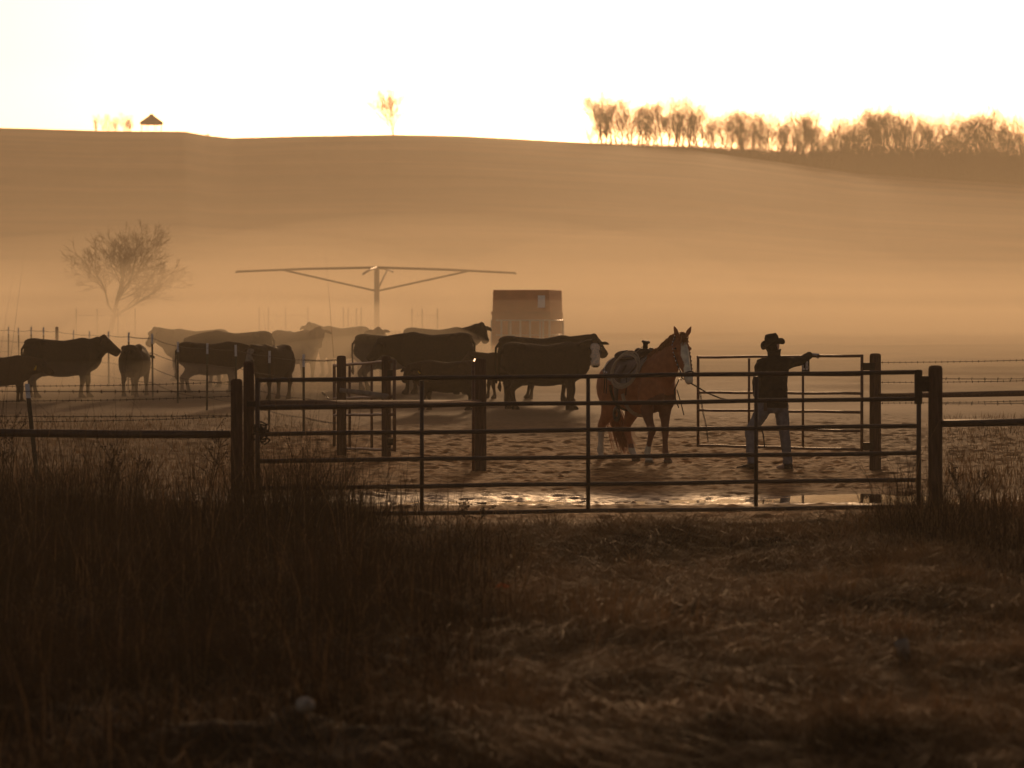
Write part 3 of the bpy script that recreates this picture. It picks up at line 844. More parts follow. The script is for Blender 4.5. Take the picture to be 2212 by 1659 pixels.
# brushy undergrowth at the foot of the wood: one mass
def brush():
    mb = MB(); rr = random.Random(31)
    for k in range(2600):
        x = 1270 + 1000 * rr.random() ** .62; dd = rr.uniform(-9, 10) - wood_base(x) * rr.uniform(0, 7)
        X, Y = PX(x, dR + dd), dR + dd; g = gz(X, Y)
        hh = rr.uniform(.4, 1.0) * np.interp(x, [1270, 1500, 1700, 1850, 2000, 2300], [.6, 1.4, 2.8, 5.0, 5.6, 5.8])
        p = Vector((X, Y, g - .2))
        for q in range(4):
            dv = Vector((rr.gauss(0, .3), rr.gauss(0, .3), 1)).normalized()
            a = p + Vector((rr.uniform(-.5, .5), rr.uniform(-.5, .5), 0)); b2 = a + dv * hh * .6; c2 = b2 + (dv + Vector((rr.gauss(0, .4), rr.gauss(0, .4), 0))) * hh * .4
            mb.tube([a, b2, c2], [.035, .03, .012], 3, cap=False)
            for z in range(3):
                s2 = a.lerp(c2, rr.uniform(.3, .9)); mb.tube([s2, s2 + Vector((rr.gauss(0, .5), rr.gauss(0, .5), rr.uniform(0, .6)))], [.02, .01], 3, cap=False)
    o = mb.obj('undergrowth', M['brush'], None, False); o["kind"] = "stuff"; o["label"] = "dark brushy undergrowth along the foot of the ridge wood"
brush()

# ------------------------------------------------------------------ animals
def remesh(mb, voxel, smooth_it=3, name='body'):
    """union of the collected closed lofts as ONE continuous skin"""
    me = mb.mesh('tmp'); o = bpy.data.objects.new('tmp', me); COL.objects.link(o)
    r = o.modifiers.new('r', 'REMESH'); r.mode = 'VOXEL'; r.voxel_size = voxel; r.use_smooth_shade = True
    s = o.modifiers.new('s', 'SMOOTH'); s.factor = .5; s.iterations = smooth_it
    bpy.context.view_layer.update()
    out = bpy.data.meshes.new_from_object(o.evaluated_get(bpy.context.evaluated_depsgraph_get()))
    bpy.data.objects.remove(o); bpy.data.meshes.remove(me)
    out.name = name
    out.polygons.foreach_set('use_smooth', [True] * len(out.polygons))
    return out
def paint(me, fn):
    n = len(me.vertices); co = np.zeros(n * 3, np.float32); me.vertices.foreach_get('co', co); co = co.reshape(-1, 3)
    c = np.ones((n, 4), np.float32); c[:, :3] = fn(co)
    a = me.color_attributes.new('coat', 'FLOAT_COLOR', 'POINT'); a.data.foreach_set('color', c.ravel())
def head_frame(origin, yaw, pitch):
    """columns: forward, left, up of a head looking along (yaw, pitch)"""
    f = Vector((math.cos(yaw) * math.cos(pitch), math.sin(yaw) * math.cos(pitch), math.sin(pitch)))
    l = Vector((-math.sin(yaw), math.cos(yaw), 0)); u = f.cross(l)
    M4 = Matrix((f, l, u)).transposed().to_4x4(); M4.translation = origin
    return M4
def leg_pts(rows, dx=0.0, ref=.9):
    return [((x + dx * max(0, 1 - z / ref), y, z), a * 1.12, b * 1.12) for (x, y, z, a, b) in rows]

def make_cow(neck_yaw=0, neck_pitch=15, neck_len=.55, head_yaw=0, head_pitch=-35, steps=(0, 0, 0, 0), girth=1.0, tail_side=0.0, ear_droop=.12):
    mb = MB(); g = girth
    mb.loft([((-.83, 0, 1.10), .06, .08), ((-.80, 0, 1.09), .17, .18), ((-.70, 0, 1.05), .25, .28), ((-.52, 0, 1.0), .29 * g, .34), ((-.25, 0, .94), .34 * g, .375), ((.05, 0, .905), .36 * g, .39),
             ((.32, 0, .92), .34 * g, .41), ((.52, 0, .94), .29 * g, .40), ((.66, 0, .95), .23, .34), ((.78, 0, .94), .15, .24), ((.84, 0, .92), .06, .10)], n=22, power=2.25)
    mb.ball((.46, 0, 1.22), (.24, .13, .14)); mb.ball((-.60, 0, 1.25), (.24, .20, .10)); 
    mb.loft([((.50, 0, .70), .12, .14), ((.68, 0, .78), .10, .15), ((.78, 0, .92), .10, .14)], n=12)                    # brisket
    mb.ball((-.40, 0, .62), (.20, .15, .13))                   # flank / udder
    for sy in (-1, 1):
        mb.ball((.50, sy * .20, .88), (.20, .10, .28)); mb.ball((-.55, sy * .17, .92), (.22, .14, .28))
    for sy in (-1, 1):
        mb.ball((-.44, sy * .20, 1.25), (.10, .08, .08)); mb.ball((-.78, sy * .10, 1.16), (.07, .06, .08))
    mb.ball((0.0, 0, .62), (.46, .24, .14))
    k = 0
    for sx, sy in ((1, 1), (1, -1)):
        mb.loft(leg_pts([(.50, sy * .18, .86, .10, .15), (.50, sy * .18, .68, .085, .12), (.52, sy * .17, .52, .062, .075), (.535, sy * .165, .40, .055, .062), (.525, sy * .165, .30, .040, .045), (.52, sy * .165, .16, .038, .042), (.53, sy * .165, .09, .052, .056), (.56, sy * .165, .03, .060, .078), (.57, sy * .165, 0, .058, .080)], steps[k]), n=12); k += 1
    for sx, sy in ((-1, 1), (-1, -1)):
        mb.loft(leg_pts([(-.55, sy * .17, 1.0, .13, .22), (-.50, sy * .19, .78, .115, .19), (-.50, sy * .18, .62, .085, .13), (-.60, sy * .17, .50, .058, .075), (-.665, sy * .165, .42, .050, .066), (-.655, sy * .165, .33, .042, .05), (-.64, sy * .165, .17, .040, .044), (-.625, sy * .165, .09, .054, .058), (-.60, sy * .165, .03, .060, .078), (-.59, sy * .165, 0, .058, .080)], steps[k]), n=12); k += 1
    ny, np_ = R(neck_yaw), R(neck_pitch)
    B = Vector((.60, 0, 1.04))
    dv = Vector((math.cos(ny) * math.cos(np_), math.sin(ny) * math.cos(np_), math.sin(np_)))
    d0 = Vector((1, 0, .12)).normalized()
    mid = B + (d0 + dv).normalized() * neck_len * .5
    Pp = B + (d0 * .35 + dv * .65).normalized() * neck_len
    side = Vector((-math.sin(ny * .6), math.cos(ny * .6), 0))
    mb.loft([(Vector((.40, 0, 1.02)), .22, .30), (B, .20, .30), (mid, .165, .255), (Pp, .135, .19), (Pp + dv * .06, .10, .12)], ref=side, n=16)
    Hm = head_frame(Pp + Vector((0, 0, .06)), R(head_yaw), R(head_pitch))
    def h(x, y, z): return Hm @ Vector((x, y, z))
    hl = (Hm.to_3x3() @ Vector((0, 1, 0)))
    mb.loft([(h(-.05, 0, -.02), .07, .07), (h(.0, 0, -.01), .115, .115), (h(.09, 0, -.03), .125, .135), (h(.18, 0, -.05), .118, .135), (h(.29, 0, -.06), .096, .122), (h(.38, 0, -.065), .090, .106), (h(.44, 0, -.065), .095, .098), (h(.475, 0, -.068), .068, .066)], ref=hl, n=16)
    mb.ball(h(-.02, 0, .075), (.07, .07, .06))
    eu = (Hm.to_3x3() @ Vector((0, 0, 1)))
    for sy in (-1, 1):
        mb.loft([(h(.0, sy * .09, .01), .03, .03), (h(-.015, sy * .16, .0 - ear_droop * .25), .055, .026), (h(-.02, sy * .24, -.01 - ear_droop * .6), .062, .022), (h(-.01, sy * .31, -.02 - ear_droop), .022, .014)], ref=eu, n=10)
    return mb, Hm
def tail_pts(side):
    return [Vector((-.80, 0, 1.20)), Vector((-.88, side * .03, 1.10)), Vector((-.89, side * .06, .85)), Vector((-.87, side * .08, .58)), Vector((-.86, side * .10, .40))]
COW_GROUP = 'cattle standing beyond the pen'
def cow(label, x, d, heading, scale=1.0, mat_='cow_black', white_face=0.0, tag_col=None, tag_side=1, zoff=0.0, girth=1.0, voxel=.026, **kw):
    mb, Hm = make_cow(girth=girth, **kw)
    me = remesh(mb, voxel, 3, 'cow_body')
    Hi = np.array(Hm.inverted())
    def fn(co):
        n = len(co); c = np.ones((n, 3))
        hc = (np.concatenate([co, np.ones((n, 1))], 1) @ Hi.T)[:, :3]
        if white_face:
            wob = .012 * np.sin(hc[:, 0] * 40) 
            inside = (hc[:, 0] > .055) & (hc[:, 0] < .50) & (np.abs(hc[:, 1]) + wob < .085 + .02 * (hc[:, 0] > .35)) & (hc[:, 2] > -.10) 
            inside &= ~((hc[:, 0] > .455) & (hc[:, 2] < -.02) & (np.abs(hc[:, 1]) < .055))
            c[inside] = np.array([36, 46, 46] if mat_ == 'cow_black' else [13, 22, 30]) * white_face
        return c
    me.materials.append(M[mat_]); paint(me, fn)
    X = PX(x, d); e = empty('cow', (X, d, gz(X, d) - .02 + zoff), R(heading)); e.scale = (scale,) * 3
    link('body', me, e)
    ts = kw.get('tail_side', 0.02)
    t = tail_pts(1)
    MB().tube(t, [.035, .026, .02, .022, .012], 8).tube([t[3], t[3] + Vector((-.01, 0, -.12)), t[4] + Vector((0, 0, -.02))], [.018, .042, .012], 8).obj('tail', M[mat_ if mat_ != 'cow_white' else 'cow_red'], e, True)
    Hr = Hm.to_3x3()
    for sy in (-1, 1):
        mb2 = MB(); mb2.ball(Hm @ Vector((.125, sy * .108, .03)), .022, 10, 6); mb2.obj('eye', M['eye'], e, True)
    if tag_col:
        c = Hm @ Vector((.035, tag_side * .25, -.15))
        MB().box(c, (.012, .075, .085), Hr).box(Hm @ Vector((.03, tag_side * .25, -.085)), (.012, .03, .05), Hr).obj('ear_tag', M[tag_col], e)
    tag(e, label, 'cow', COW_GROUP)
    return e
# left group
cow("black cow in profile facing right at the far left, head raised", 133, 85, 2, 1.0, neck_pitch=46, neck_len=.37, head_pitch=-32, steps=(.06, -.10, -.08, .10), tail_side=1)
cow("smaller cow cut off by the left edge, with a yellow ear tag", 2, 82, 3, .76, 'cow_red', tag_col='tag_yellow', tag_side=-1, neck_pitch=0, head_pitch=-30, head_yaw=-35, steps=(.05, -.05, .05, -.1))
cow("calf seen from behind, standing alone right of the profile cow", 292, 86, 84, .88, neck_pitch=-10, head_pitch=-50, girth=.92, steps=(0, .1, 0, -.05))
cow("pale hazy cow facing left with its ears up behind the steel posts", 425, 99, 198, 1.0, neck_pitch=26, head_pitch=-40, head_yaw=40, neck_yaw=20, steps=(.1, 0, -.1, 0))
cow("large black cow with its rounded rump to the right, left of the near gate post", 512, 93, 178, 1.03, neck_pitch=-8, head_pitch=-55, steps=(.1, -.1, .1, -.1))
cow("dark cow standing side-on behind the wires, lower than the hazy ones", 455, 88, 6, .90, 'cow_red', neck_pitch=-12, head_pitch=-50, steps=(.12, -.05, -.1, .08))
cow("brown-black cow with a pale star turned towards the camera, behind the near gate post", 590, 84.5, -112, .90, 'cow_red', neck_pitch=18, head_pitch=-48, head_yaw=-5, white_face=.35, steps=(.05, -.05, .1, 0))
cow("hazy cow with a peaked poll facing the camera, left of the small open gate", 636, 97, -48, 1.0, neck_pitch=34, head_pitch=-50, head_yaw=-45, neck_yaw=-15)
cow("palest hazy cow, facing left just behind the small open gate", 740, 103, -142, 1.02, neck_pitch=36, head_pitch=-45, head_yaw=35, neck_yaw=10)
# middle group
cow("large cow with a square rump behind the small open gate's posts", 842, 91, 6, 1.0, neck_pitch=-5, head_pitch=-45, steps=(0, .1, -.05, .1))
cow("long-backed dark cow facing left behind the tagged calf", 938, 88, 173, 1.06, neck_pitch=-2, head_pitch=-45, steps=(.05, -.1, .1, -.05))
cow("calf with a yellow ear tag standing left of the middle post", 966, 77.5, 176, .76, 'cow_red', tag_col='tag_yellow', tag_side=1, neck_pitch=2, neck_yaw=35, head_yaw=70, head_pitch=-38, neck_len=.42, steps=(.12, -.06, .05, -.08))
cow("hazy cow whose pricked ears show above the long-backed dark cow", 945, 97, -8, 1.05, neck_pitch=38, head_pitch=-40, head_yaw=-60, neck_yaw=-20)
cow("hazy cow whose ears show just above the square-rumped cow", 812, 98, -85, 1.0, neck_pitch=30, head_pitch=-50, ear_droop=.02)
cow("young cow with lowered head half hidden behind the middle post", 1100, 85, 184, .76, 'cow_red', neck_pitch=24, head_pitch=-40, steps=(-.1, .1, 0, .1))
# right pair
cow("white-faced black cow looking at the camera, standing left of the horse", 1176, 77.5, 2, 1.03, white_face=1.0, tag_col='tag_white', tag_side=-1, neck_yaw=-38, neck_pitch=38, neck_len=.46, head_yaw=-84, head_pitch=-62, steps=(.04, -.08, -.10, .04), ear_droop=.03)
cow("black cow standing behind the white-faced cow, its head raised above it", 1166, 82.5, 3, 1.07, tag_col='tag_white', tag_side=-1, neck_pitch=26, neck_len=.5, head_yaw=-50, neck_yaw=-15, head_pitch=-35, steps=(.1, -.08, .06, -.05))

# ------------------------------------------------------------------ the horse
HX, HD = PX(1377, 54.9), 54.9
H_YAW = R(-60)
horse = tag(empty('horse', (HX, HD, gz(HX, HD) - .02), H_YAW), "saddled sorrel horse with a white blaze facing the camera beside the open gate", 'horse')
TORSO = [(-.80, 1.20, .05, .07), (-.76, 1.19, .15, .18), (-.66, 1.17, .235, .275), (-.52, 1.15, .275, .325), (-.30, 1.12, .285, .335), (-.02, 1.08, .30, .36), (.22, 1.08, .29, .385), (.40, 1.12, .255, .395), (.55, 1.13, .24, .35), (.68, 1.12, .21, .27), (.77, 1.12, .13, .17), (.80, 1.12, .05, .08)]
def torso_at(x):
    xs = [t[0] for t in TORSO]
    return [float(np.interp(x, xs, [t[i] for t in TORSO])) for i in (1, 2, 3)]
def on_back(x, ang, off=0.0):
    """point on the horse's barrel; ang = 0 on the spine, negative to its right side (radians)"""
    zc, a, b = torso_at(x)
    return Vector((x, (a + off) * math.sin(ang), zc + (b + off) * math.cos(ang)))
mb = MB()
mb.loft([((x, 0, z), a, b) for x, z, a, b in TORSO], n=22)
mb.ball((.44, 0, 1.44), (.22, .08, .10)); mb.ball((-.50, 0, 1.40), (.24, .18, .10))
for sy in (-1, 1):
    mb.ball((.52, sy * .17, 1.02), (.20, .10, .28)); mb.ball((-.52, sy * .17, 1.08), (.26, .14, .30)); mb.ball((.70, sy * .09, 1.02), (.12, .10, .17))
def fore(sy, dx, bend=0.0):
    rows = [(.52, sy * .15, 1.02, .10, .16), (.50, sy * .15, .86, .09, .125), (.51, sy * .14, .70, .066, .085), (.52 + bend * .5, sy * .13, .56, .050, .056), (.525 + bend, sy * .13, .48, .052, .056), (.52 + bend * .7, sy * .13, .40, .038, .042), (.515 + bend * .2, sy * .13, .24, .034, .038), (.52 - bend * .1, sy * .13, .165, .042, .046), (.55 - bend * .2, sy * .13, .10, .036, .038), (.575 - bend * .2, sy * .13, .05, .052, .058), (.59 - bend * .2, sy * .13, 0, .060, .068)]
    return leg_pts(rows, dx, .95)
def hind(sy, dx):
    rows = [(-.52, sy * .15, 1.12, .13, .24), (-.46, sy * .165, .92, .125, .20), (-.46, sy * .16, .78, .10, .15), (-.56, sy * .145, .64, .066, .095), (-.655, sy * .135, .54, .050, .070), (-.675, sy * .13, .47, .047, .060), (-.66, sy * .13, .36, .038, .044), (-.645, sy * .13, .24, .036, .040), (-.64, sy * .13, .165, .044, .048), (-.61, sy * .13, .10, .037, .040), (-.585, sy * .13, .05, .054, .060), (-.57, sy * .13, 0, .060, .068)]
    return leg_pts(rows, dx, 1.0)
mb.loft(fore(-1, -.04, .10), n=12); mb.loft(fore(1, .03), n=12)
mb.loft(hind(-1, -.20), n=12); mb.loft(hind(1, .34), n=12)
# neck, carried up and bent to its left
POLL = Vector((.94, .13, 1.79))
neck = [(Vector((.38, 0, 1.20)), .20, .34), (Vector((.58, .01, 1.30)), .185, .32), (Vector((.74, .04, 1.46)), .14, .26), (Vector((.86, .09, 1.64)), .105, .195), (Vector((.925, .125, 1.76)), .082, .13), (Vector((.95, .14, 1.81)), .06, .07)]
mb.loft(neck, n=18)
HH = head_frame(POLL, R(-8), R(-58)) @ Matrix.Scale(1.16, 4)
def hh(x, y, z): return HH @ Vector((x, y, z))
hl = HH.to_3x3() @ Vector((0, 1, 0)); hu = HH.to_3x3() @ Vector((0, 0, 1)); hf = HH.to_3x3() @ Vector((1, 0, 0))
mb.loft([(hh(-.04, 0, -.01), .06, .06), (hh(.02, 0, -.02), .082, .09), (hh(.12, 0, -.06), .096, .135), (hh(.22, 0, -.075), .092, .145), (hh(.33, 0, -.065), .072, .11), (hh(.44, 0, -.052), .058, .085), (hh(.53, 0, -.055), .058, .078), (hh(.585, 0, -.06), .055, .068), (hh(.615, 0, -.065), .035, .04)], ref=hl, n=16)
for sy in (-1, 1):
    b0 = hh(.0, sy * .062, .05); tip = b0 + Vector((.01, 0, .18)) + hl * sy * .06 + hf * .03
    mb.loft([(b0, .028, .022), (b0.lerp(tip, .35), .040, .022), (b0.lerp(tip, .7), .026, .014), (tip, .004, .004)], ref=hl, n=10)
    mb.ball(hh(.145, sy * .085, -.01), (.035, .02, .03), rot=HH.to_3x3()); 
hm = remesh(mb, .0155, 3, 'horse_body')
Hi = np.array(HH.inverted())
feet_white = [((-1, -.20), .48), ((1, .34), .18), ]
def horse_paint(co):
    n = len(co); c = np.ones((n, 3)); hc = (np.concatenate([co, np.ones((n, 1))], 1) @ Hi.T)[:, :3]
    wdt = np.interp(hc[:, 0], [.06, .12, .2, .35, .45, .55, .62], [.01, .048, .058, .050, .058, .066, .064]) + .006 * np.sin(hc[:, 0] * 30)
    blaze = (hc[:, 0] > .05) & (hc[:, 2] > np.interp(hc[:, 0], [.05, .3, .5, .6], [-.02, -.02, -.05, -.09])) & (np.abs(hc[:, 1] - .006) < wdt)
    white = np.array([2.1, 5.4, 10.2])
    c[blaze] = white
    muzz = (hc[:, 0] > .53) & ~blaze & (hc[:, 2] < -.06)
    c[muzz] = (.5, .6, .9)
    # pale socks: right hind tall, left hind low, right fore low
    x, y, z = co.T
    for (sx, sy, zt) in ((-1, -1, .46), (-1, 1, .20), (1, -1, .24)):
        mk = (z < zt + .02 * np.sin(x * 40)) & (z > .055) & (np.sign(y) == sy) & ((x < .2) if sx < 0 else (x > .2))
        if sx < 0 and sy > 0: mk = (z < zt) & (z > .055) & (y > 0) & (x < .2)
        c[mk] = white * .8
    c[z < .055] = (.5, 1.0, 1.6)
    return c
hm.materials.append(M['horse']); paint(hm, horse_paint)
link('body', hm, horse)
for sy in (-1, 1): MB().ball(hh(.15, sy * .098, -.008), .020, 10, 6).obj('eye', M['eye'], horse, True)
def strands(mb, roots, n_pts, fn, r=.006, seed=1):
    rr = random.Random(seed)
    for p in roots:
        pts = [p]
        for i in range(n_pts): pts.append(fn(p, (i + 1) / n_pts, rr))
        mb.tube(pts, [r * (1 - .6 * i / n_pts) for i in range(n_pts + 1)], 4, cap=False)
    return mb
# mane on the right of the neck, forelock, tail
mb = MB(); rr = random.Random(4)
for k in range(170):
    t = k / 169.0
    i = min(int(t * 4), 3); f_ = t * 4 - i
    c = neck[i + 1][0].lerp(neck[min(i + 2, 5)][0], f_) if i < 4 else neck[5][0]
    bb = neck[i + 1][2] * (1 - f_) + neck[min(i + 2, 5)][2] * f_
    tang = (neck[min(i + 2, 5)][0] - neck[i + 1][0]).normalized(); crest = Vector((-tang.z, 0, tang.x))
    root = c + crest * (bb - .015) + Vector((0, rr.uniform(-.02, .02), 0))
    ln = rr.uniform(.14, .30); sd_ = -1
    p1 = root + Vector((rr.gauss(0, .01), sd_ * .07, .012)); p2 = p1 + Vector((rr.gauss(-.02, .02), sd_ * .05, -ln * .5)); p3 = p2 + Vector((rr.gauss(-.03, .03), sd_ * .015, -ln * .5))
    mb.tube([root, p1, p2, p3], [.010, .010, .008, .003], 4, cap=False)
mb.obj('mane', M['hair'], horse, True)
mb = MB()
for k in range(40):
    root = hh(-.02 + rr.uniform(-.02, .03), rr.uniform(-.04, .04), .07)
    mb.tube([root, root + hu * .03 + hf * .05 + hl * rr.gauss(0, .015), root + hf * rr.uniform(.10, .17) + hl * rr.gauss(0, .035) + hu * .0], [.008, .007, .002], 4, cap=False)
mb.obj('forelock', M['hair'], horse, True)
mb = MB(); T0 = Vector((-.79, 0, 1.30))
mb.loft([(T0, .03, .03), (T0 + Vector((-.07, .02, -.04)), .035, .035), (T0 + Vector((-.10, .06, -.25)), .04, .045), (T0 + Vector((-.08, .12, -.50)), .05, .055), (T0 + Vector((-.05, .20, -.78)), .05, .055), (T0 + Vector((-.02, .27, -1.0)), .03, .035), (T0 + Vector((0, .31, -1.12)), .006, .006)], n=12)
for k in range(240):
    ox, oy = rr.gauss(0, .022), rr.gauss(0, .028); e_ = rr.uniform(.9, 1.2)
    pts = [T0 + Vector((-.06 + ox * .3, .02 + oy * .3, -.05)), T0 + Vector((-.10 + ox, .06 + oy, -.28)), T0 + Vector((-.08 + ox * 1.6, .13 + oy * 1.6, -.55 * e_)), T0 + Vector((-.05 + ox * 1.9, .21 + oy * 1.9, -.80 * e_)), T0 + Vector((-.01 + ox * 2.4, .30 + oy * 2.6, -1.02 * e_))]
    mb.tube(pts, [.004, .005, .005, .004, .0015], 4, cap=False)
mb.obj('tail', M['hair'], horse, True)

# tack: each a thing of its own, placed in the horse's frame
hmat = Matrix.Translation(horse.location) @ Matrix.Rotation(H_YAW, 4, 'Z')
def in_horse(name):
    e = empty(name, horse.location, H_YAW); return e
def shell(x0, x1, a0, a1, off, thick, nx=14, na=22, flare=0.0, cut=None):
    mb = MB(); nv = (nx + 1) * (na + 1)
    for lay in (0, 1):
        for i in range(nx + 1):
            x = x0 + (x1 - x0) * i / nx
            lo, hi = (a0, a1) if cut is None else cut(i / nx, a0, a1)
            for j in range(na + 1):
                a = lo + (hi - lo) * j / na
                p = on_back(x, a, off + thick * lay + flare * (abs(a) / 1.6) ** 2)
                mb.v.append(tuple(p))
    for lay in (0, 1):
        for i in range(nx):
            for j in range(na):
                a = lay * nv + i * (na + 1) + j; q = (a, a + 1, a + na + 2, a + na + 1)
                mb.f.append(q if lay else q[::-1])
    def seam(idx):
        for a, b2 in zip(idx[:-1], idx[1:]): mb.f.append((a, b2, b2 + nv, a + nv))
    seam([j for j in range(na + 1)][::-1]); seam([nx * (na + 1) + j for j in range(na + 1)])
    seam([i * (na + 1) for i in range(nx + 1)]); seam([i * (na + 1) + na for i in range(nx + 1)][::-1])
    return mb
rcut = lambda t, a0, a1: (a0 * (1 - .22 * abs(2 * t - 1) ** 4), a1 * (1 - .22 * abs(2 * t - 1) ** 4))
pad = in_horse('saddle_pad')
shell(-.50, .44, -1.42, 1.42, .012, .022, flare=.01, cut=rcut).obj('felt_pad', M['blanket'], pad, True)
shell(-.47, -.30, -1.0, 1.0, .036, .02, 6, 18).obj('fleece_trim', M['fleece'], pad, True)
tag(pad, "grey wool saddle pad spread over the horse's back", 'saddle pad')
sad = in_horse('saddle')
shell(-.42, .36, -1.25, 1.25, .046, .018, flare=.012, cut=rcut).obj('skirt', M['leather'], sad, True)
zs = torso_at(-.05); top = zs[0] + zs[2]
mb = MB()
mb.loft([((-.37, 0, top + .12), .10, .03), ((-.34, 0, top + .10), .18, .08), ((-.28, 0, top + .075), .20, .085), ((-.16, 0, top + .045), .18, .07), ((.0, 0, top + .05), .15, .07), ((.12, 0, top + .075), .14, .08), ((.20, 0, top + .11), .14, .09), ((.27, 0, top + .10), .11, .08)], n=16)
for sy in (-1, 1): mb.ball((.20, sy * .10, top + .12), (.07, .08, .09))
sme = remesh(mb, .014, 3, 'seat'); sme.materials.append(M['leather']); link('seat', sme, sad)
MB().tube([(.21, 0, top + .16), (.215, 0, top + .25), (.225, 0, top + .285)], [.042, .034, .05], 14).tube([(.222, 0, top + .28), (.228, 0, top + .30)], [.062, .058], 14).obj('horn', M['leather_black'], sad, True)
for sy in (-1, 1):
    pts = [on_back(.02, sy * a, .075) for a in (.75, 1.1, 1.45)]
    pts += [pts[-1] + Vector((.02, sy * .01, -.16)), pts[-1] + Vector((.05, sy * .02, -.34))]
    f_ = MB().tube(pts, [.10, .10, .085, .055, .03], 10, flat=.14).obj('fender', M['leather'], sad, True)
    c = pts[-1] + Vector((0, 0, -.09))
    ring = [c + Vector((.07 * math.cos(q * math.pi / 8) , 0, .08 * math.sin(q * math.pi / 8))) for q in range(17)]
    MB().tube(ring, .016, 6, cap=False, flat=2.2).obj('stirrup', M['leather_black'], f_, True)
ring = [on_back(.10, q * 2 * math.pi / 28, .012) for q in range(8, 21)]
MB().tube(ring, .045, 8, flat=.2).obj('cinch', M['rope'], sad, True)
ring = [on_back(-.24, q * 2 * math.pi / 28, .012) for q in range(7, 22)]
MB().tube(ring, .03, 8, flat=.25).obj('back_cinch', M['leather_black'], sad, True)
for k, xx in enumerate((-.36, -.30, .24)):
    p = on_back(xx, -1.15, .075); MB().tube([p, p + Vector((.01, -.01, -.14)), p + Vector((0, -.015, -.30))], .008, 5).obj('saddle_string', M['leather_black'], sad, True)
    MB().ball(p, (.018, .01, .018), 8, 6).obj('concho', M['silver'], sad, True)
tag(sad, "dark leather western saddle with a tall black horn on the horse", 'saddle')
# coiled lariat on the right side
mb = MB(); rr = random.Random(8); pts = []
for k in range(5 * 22):
    t = k / 22.0 * 2 * math.pi; lp = k / 22.0
    sx = .20 + .014 * math.sin(lp * 2.1); sz = .235 + .016 * math.cos(lp * 3.3)
    w = sx * math.cos(t) + .35 * sz * math.sin(t) * .5
    x = .40 + w * .82 + .006 * lp; y = -.43 + w * .52 - .014 * lp + .02 * math.sin(t); z = 1.36 + sz * math.sin(t) - .01 * lp
    pts.append((x, y, z))
mb.tube(pts, .011, 6)
mb.tube([(.36, -.38, 1.57), (.28, -.20, top + .14), (.22, -.05, top + .22)], .006, 5)
o = mb.obj('lariat', M['rope'], None, True); o.location = horse.location; o.rotation_euler = (0, 0, H_YAW)
tag(o, "pale coiled lariat hanging from the saddle on the horse's side", 'rope')
# bridle
br = in_horse('bridle')
for sy in (-1, 1):
    pts = [hh(-.01, sy * .075, .03), hh(.06, sy * .098, -.05), hh(.20, sy * .104, -.07), hh(.36, sy * .085, -.075), hh(.50, sy * .066, -.075)]
    s_ = MB().tube(pts, .010, 6, flat=.5).obj('cheek_strap', M['leather_black'], br, True)
    sil = MB()
    for q in range(11):
        t = q / 10 * 3.6; i = min(int(t), 3); p = pts[i].lerp(pts[i + 1], t - i) + hl * sy * .010
        sil.ball(p, (.012, .008, .016), 8, 5)
    o = sil.obj('silver_buckles', M['silver'], s_, True)
MB().tube([hh(-.01, -.075, .03), hh(-.03, -.03, .075), hh(-.03, .03, .075), hh(-.01, .075, .03)], .010, 6, flat=.5).obj('crown_strap', M['leather_black'], br, True)
ring = [hh(.50, .074 * math.sin(q * math.pi / 8), -.055 + .092 * math.cos(q * math.pi / 8)) for q in range(17)]
MB().tube(ring, .009, 6, cap=False).obj('noseband', M['leather_black'], br, True)
c = hh(.50, -.08, -.10)
MB().tube([hh(.50, -.05, -.16), hh(.44, -.03, -.24), Vector((.95, .02, 1.05)), Vector((.86, .10, .92)), Vector((.88, .14, .80))], .009, 5).obj('rein', M['leather_black'], br, True)
MB().tube([Vector((.86, .12, 1.06)), Vector((.90, .16, .88)), Vector((.92, .20, .70))], .008, 5).obj('rein_end', M['leather_black'], br, True)
tag(br, "dark bridle with silver-studded cheek straps on the horse's head", 'bridle')

# ------------------------------------------------------------------ the person
MD = 52.0; MXc = PX(1672, MD)
man = empty('person', (MXc, MD, gz(MXc, MD) - .015))
HAND = far_gate_pt(.28, 1.262) - man.location           # on the top rail
HAND = far_gate_pt((PX(1764, 52.5) - Ah.x) / far_D.x, 1.262) - man.location
def v3(*a): return Vector(a)
fdir = v3(-.85, .52, 0).normalized()                     # the way the feet point
def limb(mb, pts, rad, n=14, ref=(1, 0, 0)):
    mb.loft([(Vector(p), r_[0] if hasattr(r_, '__len__') else r_, r_[1] if hasattr(r_, '__len__') else r_) for p, r_ in zip(pts, rad)], ref=ref, n=n)
hipL, kneeL, ankL = v3(-.10, -.02, .90), v3(-.315, .02, .52), v3(-.30, -.06, .10)
hipR, kneeR, ankR = v3(.09, .03, .90), v3(.145, .05, .50), v3(.195, .10, .10)
shL, elL, wrL = v3(-.175, .0, 1.43), v3(-.235, -.06, 1.20), v3(-.235, .02, .99)
shR = v3(.175, .03, 1.45)
wrR = HAND + v3(-.085, -.05, .022); elR = (shR + wrR) / 2 + v3(.015, .0, -.03)
